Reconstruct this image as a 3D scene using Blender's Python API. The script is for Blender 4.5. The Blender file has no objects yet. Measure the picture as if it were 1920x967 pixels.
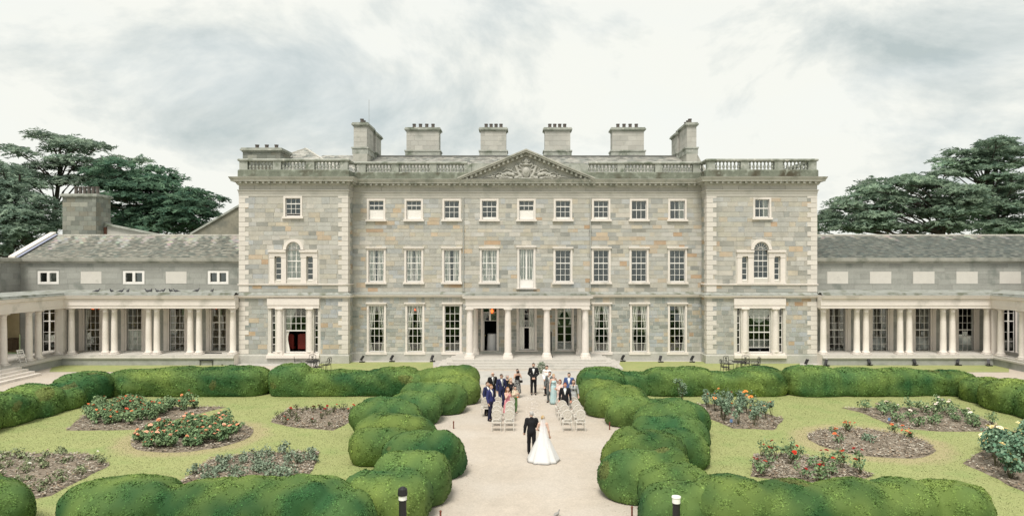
import bpy, math, random
import numpy as np
from mathutils import Vector, Matrix

random.seed(7); RNG = np.random.default_rng(7)
SC = bpy.context.scene
COL = SC.collection
PI = math.pi
# ------------------------------------------------------------------ camera, sky, sun, exposure
F, H, VP, HY, CX = 1280.0, 7.7, 974.0, 492.0, -0.61      # survey constants: focal, eye height, vanishing point, axis
cam = bpy.data.cameras.new('camera'); camo = bpy.data.objects.new('camera', cam); COL.objects.link(camo)
camo.location = (CX, 0, H); camo.rotation_euler = (PI/2, 0, 0)
cam.lens = 24; cam.sensor_width = 36; cam.shift_x = -14/1920; cam.shift_y = 8.5/1920
cam.clip_end = 3000; cam.clip_start = 0.2
SC.camera = camo
SUN_EL, SUN_AZ = math.radians(61), math.radians(196)      # behind the camera, a little to its left
w = bpy.data.worlds.new('World'); SC.world = w; w.use_nodes = True
nt = w.node_tree; nt.nodes.clear(); N = nt.nodes.new; L = nt.links.new
out = N('ShaderNodeOutputWorld'); bg = N('ShaderNodeBackground'); bg.inputs['Strength'].default_value = 0.1
L(bg.outputs[0], out.inputs[0])
sky = N('ShaderNodeTexSky'); sky.sky_type = 'NISHITA'; sky.sun_disc = False
sky.sun_elevation = SUN_EL; sky.sun_rotation = SUN_AZ
tc = N('ShaderNodeTexCoord')
mp = N('ShaderNodeMapping'); mp.inputs['Scale'].default_value = (1.0, 1.0, 1.75); mp.inputs['Location'].default_value = (1.1, 9.4, 2.2)
mp.inputs['Rotation'].default_value = (0, math.radians(-9), 0)
L(tc.outputs['Generated'], mp.inputs['Vector'])
n1 = N('ShaderNodeTexNoise'); n1.inputs['Scale'].default_value = 2.6; n1.inputs['Detail'].default_value = 11; n1.inputs['Roughness'].default_value = .6
n1.inputs['Distortion'].default_value = .35
L(mp.outputs[0], n1.inputs['Vector'])
r1 = N('ShaderNodeValToRGB')                                # cloud: grey undersides to bright crowns
e = r1.color_ramp.elements
e[0].position = .34; e[0].color = (2.05, 2.34, 2.34, 1)
e[1].position = .51; e[1].color = (3.75, 3.8, 3.55, 1)
q = r1.color_ramp.elements.new(.43); q.color = (2.85, 3.04, 2.96, 1)
L(n1.outputs[0], r1.inputs[0])
n2 = N('ShaderNodeTexNoise'); n2.inputs['Scale'].default_value = 3.1; n2.inputs['Detail'].default_value = 7
mp2 = N('ShaderNodeMapping'); mp2.inputs['Scale'].default_value = (1, 1, 3.2); mp2.inputs['Location'].default_value = (5.2, 1.1, .3)
L(tc.outputs['Generated'], mp2.inputs['Vector']); L(mp2.outputs[0], n2.inputs['Vector'])
r2 = N('ShaderNodeValToRGB'); r2.color_ramp.elements[0].position = .34; r2.color_ramp.elements[1].position = .52
r2.color_ramp.elements[0].color = (.96, .96, .96, 1)
L(n2.outputs[0], r2.inputs[0])
mx = N('ShaderNodeMixRGB'); L(r2.outputs[0], mx.inputs[0]); L(sky.outputs[0], mx.inputs[1]); L(r1.outputs[0], mx.inputs[2])
L(mx.outputs[0], bg.inputs[0])
sl = bpy.data.lights.new('sun', 'SUN'); slo = bpy.data.objects.new('sun', sl); COL.objects.link(slo)
sl.energy = 1.5; sl.angle = math.radians(22); sl.color = (1, .95, .87)
slo.rotation_euler = (PI/2 - SUN_EL, 0, math.radians(-16))  # light comes from behind-left of the camera
slo.location = (0, -20, 60)
SC.view_settings.view_transform = 'Standard'; SC.view_settings.look = 'None'
SC.view_settings.exposure = 1.32; SC.view_settings.gamma = 1

# ------------------------------------------------------------------ helpers
def X(px, Y): return CX + (px - VP)*Y/F
def Zh(py, Y): return H - (py - HY)*Y/F
def Yg(py, z=0): return F*(H - z)/(py - HY)
def G(px, py, z=0):
    Y = Yg(py, z); return (X(px, Y), Y, z)
def rect(px0, px1, py0, py1, Y): return X(px0, Y), X(px1, Y), Zh(py1, Y), Zh(py0, Y)

MATS = {}
def mat(name, col, rough=.85, var=.18, scale=2.5, bump=.25, bscale=30, tint=False, stain=None, spot=None, metal=0, emit=None, spec=.3, coord='Object', stretch=(1, 1, 1)):
    """procedural surface: two scales of noise on the colour, fine bump, optional stain (colour, scale, threshold) and spot layers"""
    if name in MATS: return MATS[name]
    m = bpy.data.materials.new(name); m.use_nodes = True; t = m.node_tree; N = t.nodes.new; L = t.links.new
    b = t.nodes['Principled BSDF']; b.inputs['Roughness'].default_value = rough; b.inputs['Metallic'].default_value = metal
    b.inputs['Specular IOR Level'].default_value = spec
    tc = N('ShaderNodeTexCoord'); mp = N('ShaderNodeMapping'); mp.inputs['Scale'].default_value = stretch
    L(tc.outputs[coord], mp.inputs[0]); vec = mp.outputs[0]
    if tint:
        at = N('ShaderNodeAttribute'); at.attribute_name = 'tint'; base = at.outputs['Color']
    else:
        rgb = N('ShaderNodeRGB'); rgb.outputs[0].default_value = (*col, 1); base = rgb.outputs[0]
    def noise(sc, det=5):
        n = N('ShaderNodeTexNoise'); n.inputs['Scale'].default_value = sc; n.inputs['Detail'].default_value = det; L(vec, n.inputs['Vector']); return n.outputs[0]
    if var:
        a = N('ShaderNodeMath'); a.operation = 'ADD'; L(noise(scale), a.inputs[0]); L(noise(scale*7.3, 3), a.inputs[1])
        mr = N('ShaderNodeMapRange'); mr.inputs[1].default_value = .6; mr.inputs[2].default_value = 1.4
        mr.inputs[3].default_value = 1 - var; mr.inputs[4].default_value = 1 + var; L(a.outputs[0], mr.inputs[0])
        v = N('ShaderNodeVectorMath'); v.operation = 'SCALE'; L(base, v.inputs[0]); L(mr.outputs[0], v.inputs['Scale']); base = v.outputs[0]
    for s in (stain, spot):
        if s:
            c, sc, lo, hi = s[:4]
            r = N('ShaderNodeValToRGB'); r.color_ramp.elements[0].position = lo; r.color_ramp.elements[1].position = hi
            if len(s) > 4:
                m2 = N('ShaderNodeMapping'); m2.inputs['Scale'].default_value = s[4]; L(tc.outputs[coord], m2.inputs[0])
                n = N('ShaderNodeTexNoise'); n.inputs['Scale'].default_value = sc; n.inputs['Detail'].default_value = 7; L(m2.outputs[0], n.inputs['Vector']); L(n.outputs[0], r.inputs[0])
            else: L(noise(sc, 7), r.inputs[0])
            x = N('ShaderNodeMixRGB'); L(r.outputs[0], x.inputs[0]); L(base, x.inputs[1]); x.inputs[2].default_value = (*c, 1); base = x.outputs[0]
    L(base, b.inputs['Base Color'])
    if bump:
        bp = N('ShaderNodeBump'); bp.inputs['Strength'].default_value = bump; bp.inputs['Distance'].default_value = .02
        L(noise(bscale, 4), bp.inputs['Height']); L(bp.outputs[0], b.inputs['Normal'])
    if emit:
        b.inputs['Emission Color'].default_value = (*emit[0], 1); b.inputs['Emission Strength'].default_value = emit[1]
    MATS[name] = m; return m

class MB:
    """collects shapes in world coordinates and links them as one mesh object"""
    def __init__(s): s.v = []; s.f = []; s.c = []; s.n = 0
    def add(s, v, f, c=None):
        v = np.asarray(v, float).reshape(-1, 3); s.v.append(v)
        s.f += [tuple(i + s.n for i in q) for q in f]
        s.c.append(np.tile(c if c is not None else (1, 1, 1), (len(v), 1)) if c is None or np.ndim(c) == 1 else np.asarray(c)); s.n += len(v)
        return s
    def box(s, x0, x1, y0, y1, z0, z1, c=None):
        return s.add([(x0,y0,z0),(x1,y0,z0),(x1,y1,z0),(x0,y1,z0),(x0,y0,z1),(x1,y0,z1),(x1,y1,z1),(x0,y1,z1)],
              [(0,3,2,1),(4,5,6,7),(0,1,5,4),(1,2,6,5),(2,3,7,6),(3,0,4,7)], c)
    def quad(s, a, b, c, d, col=None): return s.add([a, b, c, d], [(0, 1, 2, 3)], col)
    def bar(s, a, b, wx, wy=None, c=None):
        a = Vector(a); b = Vector(b); d = (b - a); wy = wy or wx
        up = Vector((0, 0, 1)) if abs(d.normalized().z) < .95 else Vector((0, 1, 0))
        u = d.cross(up).normalized()*wx/2; w_ = d.cross(u).normalized()*wy/2
        vs = [p + su*u + sw*w_ for p in (a, b) for su, sw in ((-1,-1),(1,-1),(1,1),(-1,1))]
        return s.add([tuple(v) for v in vs], [(3,2,1,0),(4,5,6,7),(0,1,5,4),(1,2,6,5),(2,3,7,6),(3,0,4,7)], c)
    def prism(s, poly, y0, y1, c=None):                     # poly: (x, z) counter-clockwise seen from -y
        n = len(poly); vs = [(x, y0, z) for x, z in poly] + [(x, y1, z) for x, z in poly]
        fs = [tuple(range(n)), tuple(range(2*n-1, n-1, -1))] + [((i+1) % n, i, i+n, (i+1) % n+n) for i in range(n)]
        return s.add(vs, fs, c)
    def lathe(s, cx, cy, prof, n=16, c=None, sx=1, sy=1):
        vs = []; k = len(prof)
        for r, z in prof:
            for i in range(n):
                a = 2*PI*i/n; vs.append((cx + sx*r*math.cos(a), cy + sy*r*math.sin(a), z))
        fs = [(j*n+i, j*n+(i+1) % n, (j+1)*n+(i+1) % n, (j+1)*n+i) for j in range(k-1) for i in range(n)]
        fs += [tuple(range(n-1, -1, -1)), tuple((k-1)*n+i for i in range(n))]
        return s.add(vs, fs, c)
    def tube(s, pts, r, n=6, c=None):
        pts = [Vector(p) for p in pts]; rs = r if hasattr(r, '__len__') else [r]*len(pts); vs = []
        for i, p in enumerate(pts):
            d = (pts[min(i+1, len(pts)-1)] - pts[max(i-1, 0)]).normalized()
            up = Vector((0, 0, 1)) if abs(d.z) < .9 else Vector((0, 1, 0))
            u = d.cross(up).normalized(); v = u.cross(d)
            for k in range(n):
                a = 2*PI*k/n; vs.append(tuple(p + (u*math.cos(a) + v*math.sin(a))*rs[i]))
        fs = [(j*n+i, j*n+(i+1) % n, (j+1)*n+(i+1) % n, (j+1)*n+i) for j in range(len(pts)-1) for i in range(n)]
        fs += [tuple(range(n-1, -1, -1)), tuple((len(pts)-1)*n+i for i in range(n))]
        return s.add(vs, fs, c)
    def sweep(s, path, prof, closed=False, c=None):
        """profile (out, z) carried along a plan path with mitred corners; out is to the right of the direction of travel"""
        P = [Vector((p[0], p[1])) for p in path]; ns = []
        for a, b in zip(P, P[1:]):
            d = (b - a).normalized(); ns.append(Vector((d.y, -d.x)))
        vs = []; k = len(prof)
        for i, p in enumerate(P):
            if i == 0: m = ns[0]
            elif i == len(P)-1: m = ns[-1]
            else: m = (ns[i-1] + ns[i])/(1 + ns[i-1].dot(ns[i]))
            vs += [(p.x + m.x*o, p.y + m.y*o, z) for o, z in prof]
        kk = k if closed else k-1
        fs = [(i*k+j, (i+1)*k+j, (i+1)*k+(j+1) % k, i*k+(j+1) % k) for i in range(len(P)-1) for j in range(kk)]
        if closed: fs += [tuple(range(k)), tuple((len(P)-1)*k + j for j in range(k-1, -1, -1))]
        return s.add(vs, fs, c)
    def build(s, name, m, parent=None, smooth=False, tint=False):
        v = np.concatenate(s.v) if s.v else np.zeros((0, 3))
        if parent is not None and rootof(parent).name not in LOCAL: v = v - np.array(origin(parent))
        me = bpy.data.meshes.new(name); me.from_pydata(v.tolist(), [], s.f)
        if tint:
            a = me.attributes.new('tint', 'FLOAT_COLOR', 'POINT'); cc = np.ones((len(v), 4)); cc[:, :3] = np.concatenate(s.c); a.data.foreach_set('color', cc.ravel())
        if smooth: me.polygons.foreach_set('use_smooth', [True]*len(me.polygons))
        return link(name, me, m, parent)

def link(name, me, m, parent=None):
    if m is not None and not me.materials: me.materials.append(m)
    o = bpy.data.objects.new(name, me); COL.objects.link(o)
    if parent is not None: o.parent = parent
    return o
def origin(o):
    p = Vector((0, 0, 0))
    while o is not None: p += o.location; o = o.parent
    return tuple(p)
def tag(o, label=None, cat=None, group=None, kind=None):
    if label: o['label'] = label
    if cat: o['category'] = cat
    if group: o['group'] = group
    if kind: o['kind'] = kind
    return o
def thing(name, label, cat, loc=(0, 0, 0), rz=0, group=None):
    o = bpy.data.objects.new(name, None); COL.objects.link(o); o.location = loc; o.rotation_euler = (0, 0, rz)
    o.empty_display_size = .2
    return tag(o, label, cat, group)
LOCAL = set()                                             # things whose parts are modelled round their own base point
def lthing(*a, **k): o = thing(*a, **k); LOCAL.add(o.name); return o
def rootof(o):
    while o.parent is not None: o = o.parent
    return o
def copy_tree(o, parent=None):
    c = o.copy(); COL.objects.link(c)
    if parent is not None: c.parent = parent
    for ch in list(o.children): copy_tree(ch, c)
    return c
def fastmesh(name, v, f, cols=None, smooth=False, nrm=None):
    """numpy arrays to mesh; f is (n, k) with constant k"""
    me = bpy.data.meshes.new(name); n, k = f.shape
    me.vertices.add(len(v)); me.vertices.foreach_set('co', np.ascontiguousarray(v, dtype=np.float32).ravel())
    me.loops.add(n*k); me.loops.foreach_set('vertex_index', np.ascontiguousarray(f, dtype=np.int32).ravel())
    me.polygons.add(n); me.polygons.foreach_set('loop_start', np.arange(0, n*k, k, dtype=np.int32))
    if smooth is True: me.polygons.foreach_set('use_smooth', np.ones(n, bool))
    elif smooth is not False: me.polygons.foreach_set('use_smooth', smooth)
    if cols is not None:
        a = me.attributes.new('tint', 'FLOAT_COLOR', 'POINT'); cc = np.ones((len(v), 4), np.float32); cc[:, :3] = cols; a.data.foreach_set('color', cc.ravel())
    me.update(calc_edges=True)
    if nrm is not None: me.polygons.foreach_set('use_smooth', np.ones(n, bool)); me.normals_split_custom_set_from_vertices(nrm.astype(np.float32))
    return me

# ---- distance-field blobs turned into meshes (bodies, clothes, hedges, carvings)
def sd(P, p):
    k = p[0]
    if k == 'c':
        a = np.array(p[1]); b = np.array(p[2]); ab = b - a
        t = np.clip(((P - a) @ ab)/max(ab @ ab, 1e-9), 0, 1)
        return np.linalg.norm(P - a - t[:, None]*ab, axis=1) - (p[3] + (p[4] - p[3])*t)
    if k == 'e':
        r = np.array(p[2]); q = P - np.array(p[1])
        if len(p) > 3:
            c, s_ = math.cos(-p[3]), math.sin(-p[3]); q = np.stack([q[:, 0]*c - q[:, 1]*s_, q[:, 0]*s_ + q[:, 1]*c, q[:, 2]], 1)
        k0 = np.linalg.norm(q/r, axis=1); k1 = np.linalg.norm(q/(r*r), axis=1)
        return k0*(k0 - 1)/np.maximum(k1, 1e-6)
    if k == 's':                                            # superellipsoid, exponent p[4]
        r = np.array(p[2]); q = P - np.array(p[1]); c, s_ = math.cos(-p[3]), math.sin(-p[3])
        q = np.abs(np.stack([q[:, 0]*c - q[:, 1]*s_, q[:, 0]*s_ + q[:, 1]*c, q[:, 2]], 1))/r
        return ((q**p[4]).sum(1)**(1/p[4]) - 1)*r.min()
def bounds(prims):
    lo = np.full(3, 1e9); hi = -lo
    for p in prims:
        if p[0] == 'c':
            r = max(p[3], p[4]); a = np.minimum(p[1], p[2]) - r; b = np.maximum(p[1], p[2]) + r
        else:
            r = np.array(p[2], float)
            if len(p) > 3 and p[3]: r[:2] = max(r[:2])
            a = np.array(p[1]) - r; b = np.array(p[1]) + r
        lo = np.minimum(lo, a); hi = np.maximum(hi, b)
    return lo, hi
def blob(prims, h, k=.02, cut=None, zmin=None, warp=None):
    lo, hi = bounds(prims); lo = lo - 2*h; hi = hi + 2*h
    if zmin is not None: lo[2] = zmin - h*1.5
    n = np.ceil((hi - lo)/h).astype(int) + 1
    ax = [lo[i] + h*np.arange(n[i]) for i in range(3)]
    P = np.stack(np.meshgrid(*ax, indexing='ij'), -1).reshape(-1, 3)
    Q = warp(P) if warp else P
    d = None
    for p in prims:
        e_ = sd(Q, p)
        if d is None: d = e_
        else:
            m_ = np.maximum(k - np.abs(d - e_), 0)/k; d = np.minimum(d, e_) - m_*m_*k*.25
    if cut: d = np.maximum(d, cut(P))
    if zmin is not None: d = np.maximum(d, zmin - P[:, 2])
    return surfnet(d.reshape(n), lo, h)
def surfnet(D, lo, h):
    I = D < 0; nx, ny, nz = D.shape
    corners = [(i, j, k) for i in (0, 1) for j in (0, 1) for k in (0, 1)]
    sl = lambda A, c: A[c[0]:nx-1+c[0], c[1]:ny-1+c[1], c[2]:nz-1+c[2]]
    cnt = sum(sl(I, c).astype(np.int8) for c in corners); M = (cnt > 0) & (cnt < 8)
    idx = np.argwhere(M); vid = -np.ones(M.shape, np.int64); vid[M] = np.arange(len(idx))
    acc = np.zeros((len(idx), 3)); num = np.zeros(len(idx))
    for a in corners:
        for ax in range(3):
            if a[ax]: continue
            b = list(a); b[ax] = 1
            Da = sl(D, a)[M]; Db = sl(D, b)[M]; cr = (Da < 0) != (Db < 0)
            t = np.where(cr, Da/np.where(cr, Da - Db, 1), 0)
            p = np.tile(np.array(a, float), (len(idx), 1)); p[:, ax] += t
            acc += p*cr[:, None]; num += cr
    V = lo + h*(idx + acc/num[:, None]); Fs = []
    for ax in range(3):
        b, c = (ax+1) % 3, (ax+2) % 3
        s0 = [slice(None)]*3; s1 = [slice(None)]*3; s0[ax] = slice(0, -1); s1[ax] = slice(1, None)
        for q in (b, c): s0[q] = s1[q] = slice(1, -1)
        A = I[tuple(s0)]; B = I[tuple(s1)]; cr = np.argwhere(A != B); sgn = A[tuple(cr.T)]
        g = cr.copy(); g[:, b] += 1; g[:, c] += 1
        def cell(db, dc):
            q = g.copy(); q[:, b] += db; q[:, c] += dc; return vid[tuple(q.T)]
        f = np.stack([cell(-1, -1), cell(0, -1), cell(0, 0), cell(-1, 0)], 1)
        f[~sgn] = f[~sgn][:, ::-1]; Fs.append(f)
    return V, np.concatenate(Fs)
def normals(V, Fq):
    n = np.cross(V[Fq[:, 2]] - V[Fq[:, 0]], V[Fq[:, 3]] - V[Fq[:, 1]]); area = np.linalg.norm(n, axis=1)/2
    N_ = n/np.maximum(2*area[:, None], 1e-9); vn = np.zeros_like(V)
    for i in range(4): np.add.at(vn, Fq[:, i], n)
    return N_, area, vn/np.maximum(np.linalg.norm(vn, axis=1)[:, None], 1e-9)
def wob(P, f, seed=0):
    """cheap smooth noise in about -1..1"""
    r = np.random.default_rng(seed); s = np.zeros(len(P))
    for i in range(6):
        k = r.normal(size=3); k *= f*(1 + .5*i)/np.linalg.norm(k); s += np.sin(P @ k + r.uniform(0, 6.3))/(1 + .35*i)
    return s/2.6
# ------------------------------------------------------------------ materials
TRIM = mat('pale_limestone', (.71, .655, .60), var=.07, scale=1.2, bump=.12, stain=((.42, .40, .35), .9, .58, .8))
TRIMW = mat('weathered_limestone', (.43, .42, .37), var=.12, scale=1.5, bump=.2, stain=((.24, .25, .21), 1.1, .5, .72))
PARA = mat('mossy_stone', (.36, .37, .33), var=.18, scale=1.6, bump=.3, stain=((.15, .17, .13), 1.4, .47, .68), spot=((.50, .49, .44), 3.2, .6, .7))
MOSS = mat('moss_course', (.17, .185, .145), var=.35, scale=2.2, bump=.5, stain=((.075, .065, .042), .8, .48, .66), spot=((.27, .29, .24), 2.4, .55, .68))
ASH = mat('chimney_ashlar', (.42, .41, .37), tint=True, var=.1, scale=1.5, bump=.15, stain=((.27, .28, .25), .9, .55, .75))
STONE = mat('field_stone', (1, 1, 1), tint=True, var=.16, scale=2.4, bump=.35, bscale=18, stain=((.42, .405, .36), .55, .50, .95), spot=((.27, .27, .24), 1.0, .60, .92, (1.7, 1, .13)))
MORTAR = mat('mortar', (.56, .535, .48), var=.1, bump=.2)
RENDER = mat('grey_ashlar', (.33, .33, .305), tint=True, var=.12, scale=1.1, bump=.15, stain=((.15, .17, .15), .8, .55, .78))
RENDERJ = mat('grey_ashlar_joint', (.29, .29, .265), var=.1)
SLATE = mat('slate', (1, 1, 1), tint=True, rough=.7, var=.25, scale=3, bump=.2, stain=((.36, .35, .305), 1.5, .60, .76, (2.2, .6, .9)))
SLATE_R = mat('slate_dark', (1, 1, 1), tint=True, rough=.7, var=.25, scale=3, bump=.2, stain=((.2, .21, .19), 1.5, .62, .78, (2.2, .6, .9)))
WHITE = mat('white_paint', (.80, .77, .73), rough=.5, var=.05, bump=.03)
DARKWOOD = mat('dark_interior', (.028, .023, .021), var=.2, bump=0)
LEAD = mat('lead_sheet', (.31, .32, .295), rough=.6, var=.2, scale=2, bump=.2, stain=((.16, .17, .13), 1.7, .5, .65))
POT = mat('chimney_pot_clay', (.11, .095, .085), var=.3, bump=.2)
IRON = mat('black_iron', (.018, .018, .019), rough=.5, var=.1, bump=.05)
STEP = mat('step_stone', (.50, .475, .435), var=.1, scale=1.3, bump=.12, stain=((.36, .35, .32), 1.3, .55, .75))
CLOTH_C = mat('curtain_cloth', (.88, .86, .80), rough=.95, var=.06, bump=.05)
REDC = mat('red_leather', (.22, .03, .02), rough=.6, var=.1, bump=.03)
LINEN = mat('white_linen', (.75, .75, .76), rough=.9, var=.04, bump=.05)
LAMP = mat('lamp_glow', (.9, .35, .12), var=0, bump=0, emit=((1, .15, .03), .8))
GILT = mat('gilt_wood', (.55, .40, .17), rough=.5, var=.1, bump=.05)

def glass():
    m = bpy.data.materials.new('window_glass'); m.use_nodes = True; t = m.node_tree; t.nodes.clear(); N = t.nodes.new; L = t.links.new
    o = N('ShaderNodeOutputMaterial'); x = N('ShaderNodeMixShader'); tr = N('ShaderNodeBsdfTransparent'); g = N('ShaderNodeBsdfGlossy')
    tr.inputs[0].default_value = (.95, .96, .95, 1); g.inputs['Roughness'].default_value = .02; g.inputs[0].default_value = (.9, .97, .96, 1)
    f = N('ShaderNodeFresnel'); f.inputs[0].default_value = 1.75
    L(f.outputs[0], x.inputs[0]); L(tr.outputs[0], x.inputs[1]); L(g.outputs[0], x.inputs[2]); L(x.outputs[0], o.inputs[0]); return m
GLASS = glass(); MATS['window_glass'] = GLASS

# ------------------------------------------------------------------ the ground
def sheet(name, poly, z, m, thick=None):
    mb = MB(); n = len(poly); mb.add([(x, y, z) for x, y in poly], [tuple(range(n))]); o = mb.build(name, m); o['kind'] = 'structure'; return o
def gravel_mat():
    m = mat('gravel', (.475, .415, .35), var=.1, scale=.35, bump=.35, bscale=60, stain=((.505, .455, .40), .4, .42, .72))
    t = m.node_tree; N = t.nodes.new; L = t.links.new; b = t.nodes['Principled BSDF']
    src = b.inputs['Base Color'].links[0].from_socket
    tc = N('ShaderNodeTexCoord'); v = N('ShaderNodeTexVoronoi'); v.inputs['Scale'].default_value = 22; L(tc.outputs['Object'], v.inputs['Vector'])
    mr = N('ShaderNodeMapRange'); mr.inputs[3].default_value = .88; mr.inputs[4].default_value = 1.08; L(v.outputs['Color'], mr.inputs[0])
    s = N('ShaderNodeVectorMath'); s.operation = 'SCALE'; L(src, s.inputs[0]); L(mr.outputs[0], s.inputs['Scale']); L(s.outputs[0], b.inputs['Base Color'])
    return m
def lawn_mat(name, circles):
    m = mat(name, (.295, .32, .13), var=.12, scale=.55, bump=.25, bscale=45, stain=((.315, .325, .14), .33, .45, .75), spot=((.235, .295, .105), .7, .5, .75))
    t = m.node_tree; N = t.nodes.new; L = t.links.new; b = t.nodes['Principled BSDF']
    src = b.inputs['Base Color'].links[0].from_socket
    tc = N('ShaderNodeTexCoord'); n = N('ShaderNodeTexNoise'); n.inputs['Scale'].default_value = 1.4; n.inputs['Detail'].default_value = 6; L(tc.outputs['Object'], n.inputs['Vector'])
    for cx, cy, r in circles:                               # worn, dry turf in a ring round each circular bed
        d = N('ShaderNodeVectorMath'); d.operation = 'DISTANCE'; L(tc.outputs['Object'], d.inputs[0]); d.inputs[1].default_value = (cx, cy, 0)
        a = N('ShaderNodeMath'); a.operation = 'MULTIPLY_ADD'; L(n.outputs[0], a.inputs[0]); a.inputs[1].default_value = -1.1; L(d.outputs['Value'], a.inputs[2])
        mr = N('ShaderNodeMapRange'); mr.inputs[1].default_value = r - .42; mr.inputs[2].default_value = r + .18; mr.inputs[3].default_value = .9; mr.inputs[4].default_value = 0; L(a.outputs[0], mr.inputs[0])
        x = N('ShaderNodeMixRGB'); L(mr.outputs[0], x.inputs[0]); L(src, x.inputs[1]); x.inputs[2].default_value = (.36, .31, .17, 1); src = x.outputs[0]
    f = N('ShaderNodeTexNoise'); f.inputs['Scale'].default_value = 26; f.inputs['Detail'].default_value = 3; L(tc.outputs['Object'], f.inputs['Vector'])
    mr = N('ShaderNodeMapRange'); mr.inputs[1].default_value = .3; mr.inputs[2].default_value = .7; mr.inputs[3].default_value = .84; mr.inputs[4].default_value = 1.14; L(f.outputs[0], mr.inputs[0])
    s = N('ShaderNodeVectorMath'); s.operation = 'SCALE'; L(src, s.inputs[0]); L(mr.outputs[0], s.inputs['Scale']); L(s.outputs[0], b.inputs['Base Color'])
    return m
C_L = G(364, 819); C_R = G(1630, 829)
LAWN = lawn_mat('lawn_turf', [(C_L[0], C_L[1], 2.72), (C_R[0], C_R[1], 2.72)])
GRAVEL = gravel_mat()
FIELD = mat('far_grass', (.11, .15, .06), var=.25, scale=.05, bump=0)
sheet('ground', [(-900, -60), (900, -60), (900, 2500), (-900, 2500)], -.03, FIELD)
sheet('gravel_path', [(-60, -8), (60, -8), (60, 54), (-60, 54)], 0, GRAVEL)
PAVE = mat('flagstone', (.45, .43, .40), var=.1, scale=.8, bump=.15, stain=((.37, .36, .34), .7, .5, .7))
sheet('stone_landing', [(-4.3, 43.1), (4.2, 43.1), (7.2, 48.6), (-6.9, 48.6)], .006, PAVE)
# garden lawns: their inner edge runs under the yew chain beside the walk
sheet('lawn', [(-25.2, 10), (-3.6, 10), (-3.9, 20), (-3.9, 25), (-5.6, 27), (-6.2, 30.5), (-5.4, 33.5), (-4.6, 36), (-4.6, 40.4), (-25.2, 40.4)], .010, LAWN)
sheet('lawn', [(25.2, 10), (25.2, 40.4), (4, 40.4), (4, 36), (4.6, 33.5), (5.8, 30.5), (5.3, 27), (3.9, 25), (3.3, 20), (3.1, 10)], .010, LAWN)
# grass strips along the foot of the house
for a, b, c, d in ((100, 470, 684.5, 697), (600, 812, 678.5, 697.5), (1163, 1500, 677.5, 697), (1500, 1892, 684, 697.5)):
    ya, yb = Yg(d), Yg(c)
    sheet('grass_strip', [(X(a, ya)-.3, ya), (X(b, ya), ya), (X(b, yb), yb), (X(a, yb), yb)], .008, LAWN)
sheet('wall_foot_paving', [(-40, 51.0), (40, 51.0), (40, 54), (-40, 54)], .004, PAVE)
petals = []
for i in range(420):
    px = random.gauss(1000, 7); py = random.uniform(741, 800)
    x, y, _ = G(px, py); a = random.uniform(0, 6.3); s = random.uniform(.025, .05)
    petals.append([(x + s*math.cos(a+k), y + s*math.sin(a+k), .012 + .012*(k > 2)) for k in (0, 1.9, 3.6)])
mb = MB()
for p in petals: mb.add(p, [(0, 1, 2)])
tag(mb.build('petals', mat('petal', (.72, .67, .62), var=.08, bump=0)), 'pale petals strewn along the gravel aisle', 'petals', kind='stuff')
# ------------------------------------------------------------------ masonry and window builders
def lay(x0, x1, z0, z1, holes, hr, wr, joint=.028, rnd=random):
    """courses of irregular stones on a rectangle, cut round the openings; returns (x0, x1, z0, z1) list"""
    res = []; z = z0
    while z < z1 - .02:
        h = rnd.uniform(*hr)
        if z1 - z - h < hr[0]*.7: h = z1 - z
        x = x0 - rnd.uniform(0, wr[0])
        while x < x1 - .02:
            wd = rnd.uniform(*wr)*(1 if rnd.random() > .12 else 1.5)
            a, b = max(x, x0), min(x + wd, x1)
            if x1 - b < wr[0]*.4: b = x1
            x = max(x + wd, b)
            cur = [(a, b, z, z + h)]
            for hx0, hx1, hz0, hz1 in holes:
                nxt = []
                for r in cur:
                    if r[1] <= hx0 or r[0] >= hx1 or r[3] <= hz0 or r[2] >= hz1: nxt.append(r); continue
                    zz0, zz1 = max(r[2], hz0), min(r[3], hz1)
                    if r[0] < hx0: nxt.append((r[0], hx0, zz0, zz1))
                    if r[1] > hx1: nxt.append((hx1, r[1], zz0, zz1))
                    if r[2] < hz0: nxt.append((r[0], r[1], r[2], hz0))
                    if r[3] > hz1: nxt.append((r[0], r[1], hz1, r[3]))
                cur = nxt
            j = joint/2
            for r in cur:
                if r[1] - r[0] > .09 and r[3] - r[2] > .07: res.append((r[0]+j, r[1]-j, r[2]+j, r[3]-j))
        z += h
    return res
def holed_wall(mb, Y, x0, x1, z0, z1, holes, depth=.3):
    xs = sorted({x0, x1, *[min(max(v, x0), x1) for h in holes for v in h[:2]]}); zs = sorted({z0, z1, *[min(max(v, z0), z1) for h in holes for v in h[2:]]})
    for a, b in zip(xs, xs[1:]):
        for c, d in zip(zs, zs[1:]):
            m, n = (a+b)/2, (c+d)/2
            if any(h[0] < m < h[1] and h[2] < n < h[3] for h in holes): continue
            mb.quad((a, Y, c), (b, Y, c), (b, Y, d), (a, Y, d)); mb.quad((b, Y+depth, c), (a, Y+depth, c), (a, Y+depth, d), (b, Y+depth, d))
    for a, b, c, d in holes:
        y = Y + depth
        mb.quad((a, Y, c), (a, Y, d), (a, y, d), (a, y, c)); mb.quad((b, Y, d), (b, Y, c), (b, y, c), (b, y, d))
        mb.quad((a, Y, d), (b, Y, d), (b, y, d), (a, y, d)); mb.quad((b, Y, c), (a, Y, c), (a, y, c), (b, y, c))
PAL_UP = [((.44, .425, .38), 9), ((.41, .40, .36), 7), ((.43, .41, .345), 3), ((.36, .36, .335), 4), ((.465, .42, .34), 3), ((.48, .385, .28), 1.8), ((.43, .31, .21), .7), ((.285, .285, .26), 1.7), ((.40, .405, .395), 2), ((.50, .475, .43), 3)]
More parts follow.
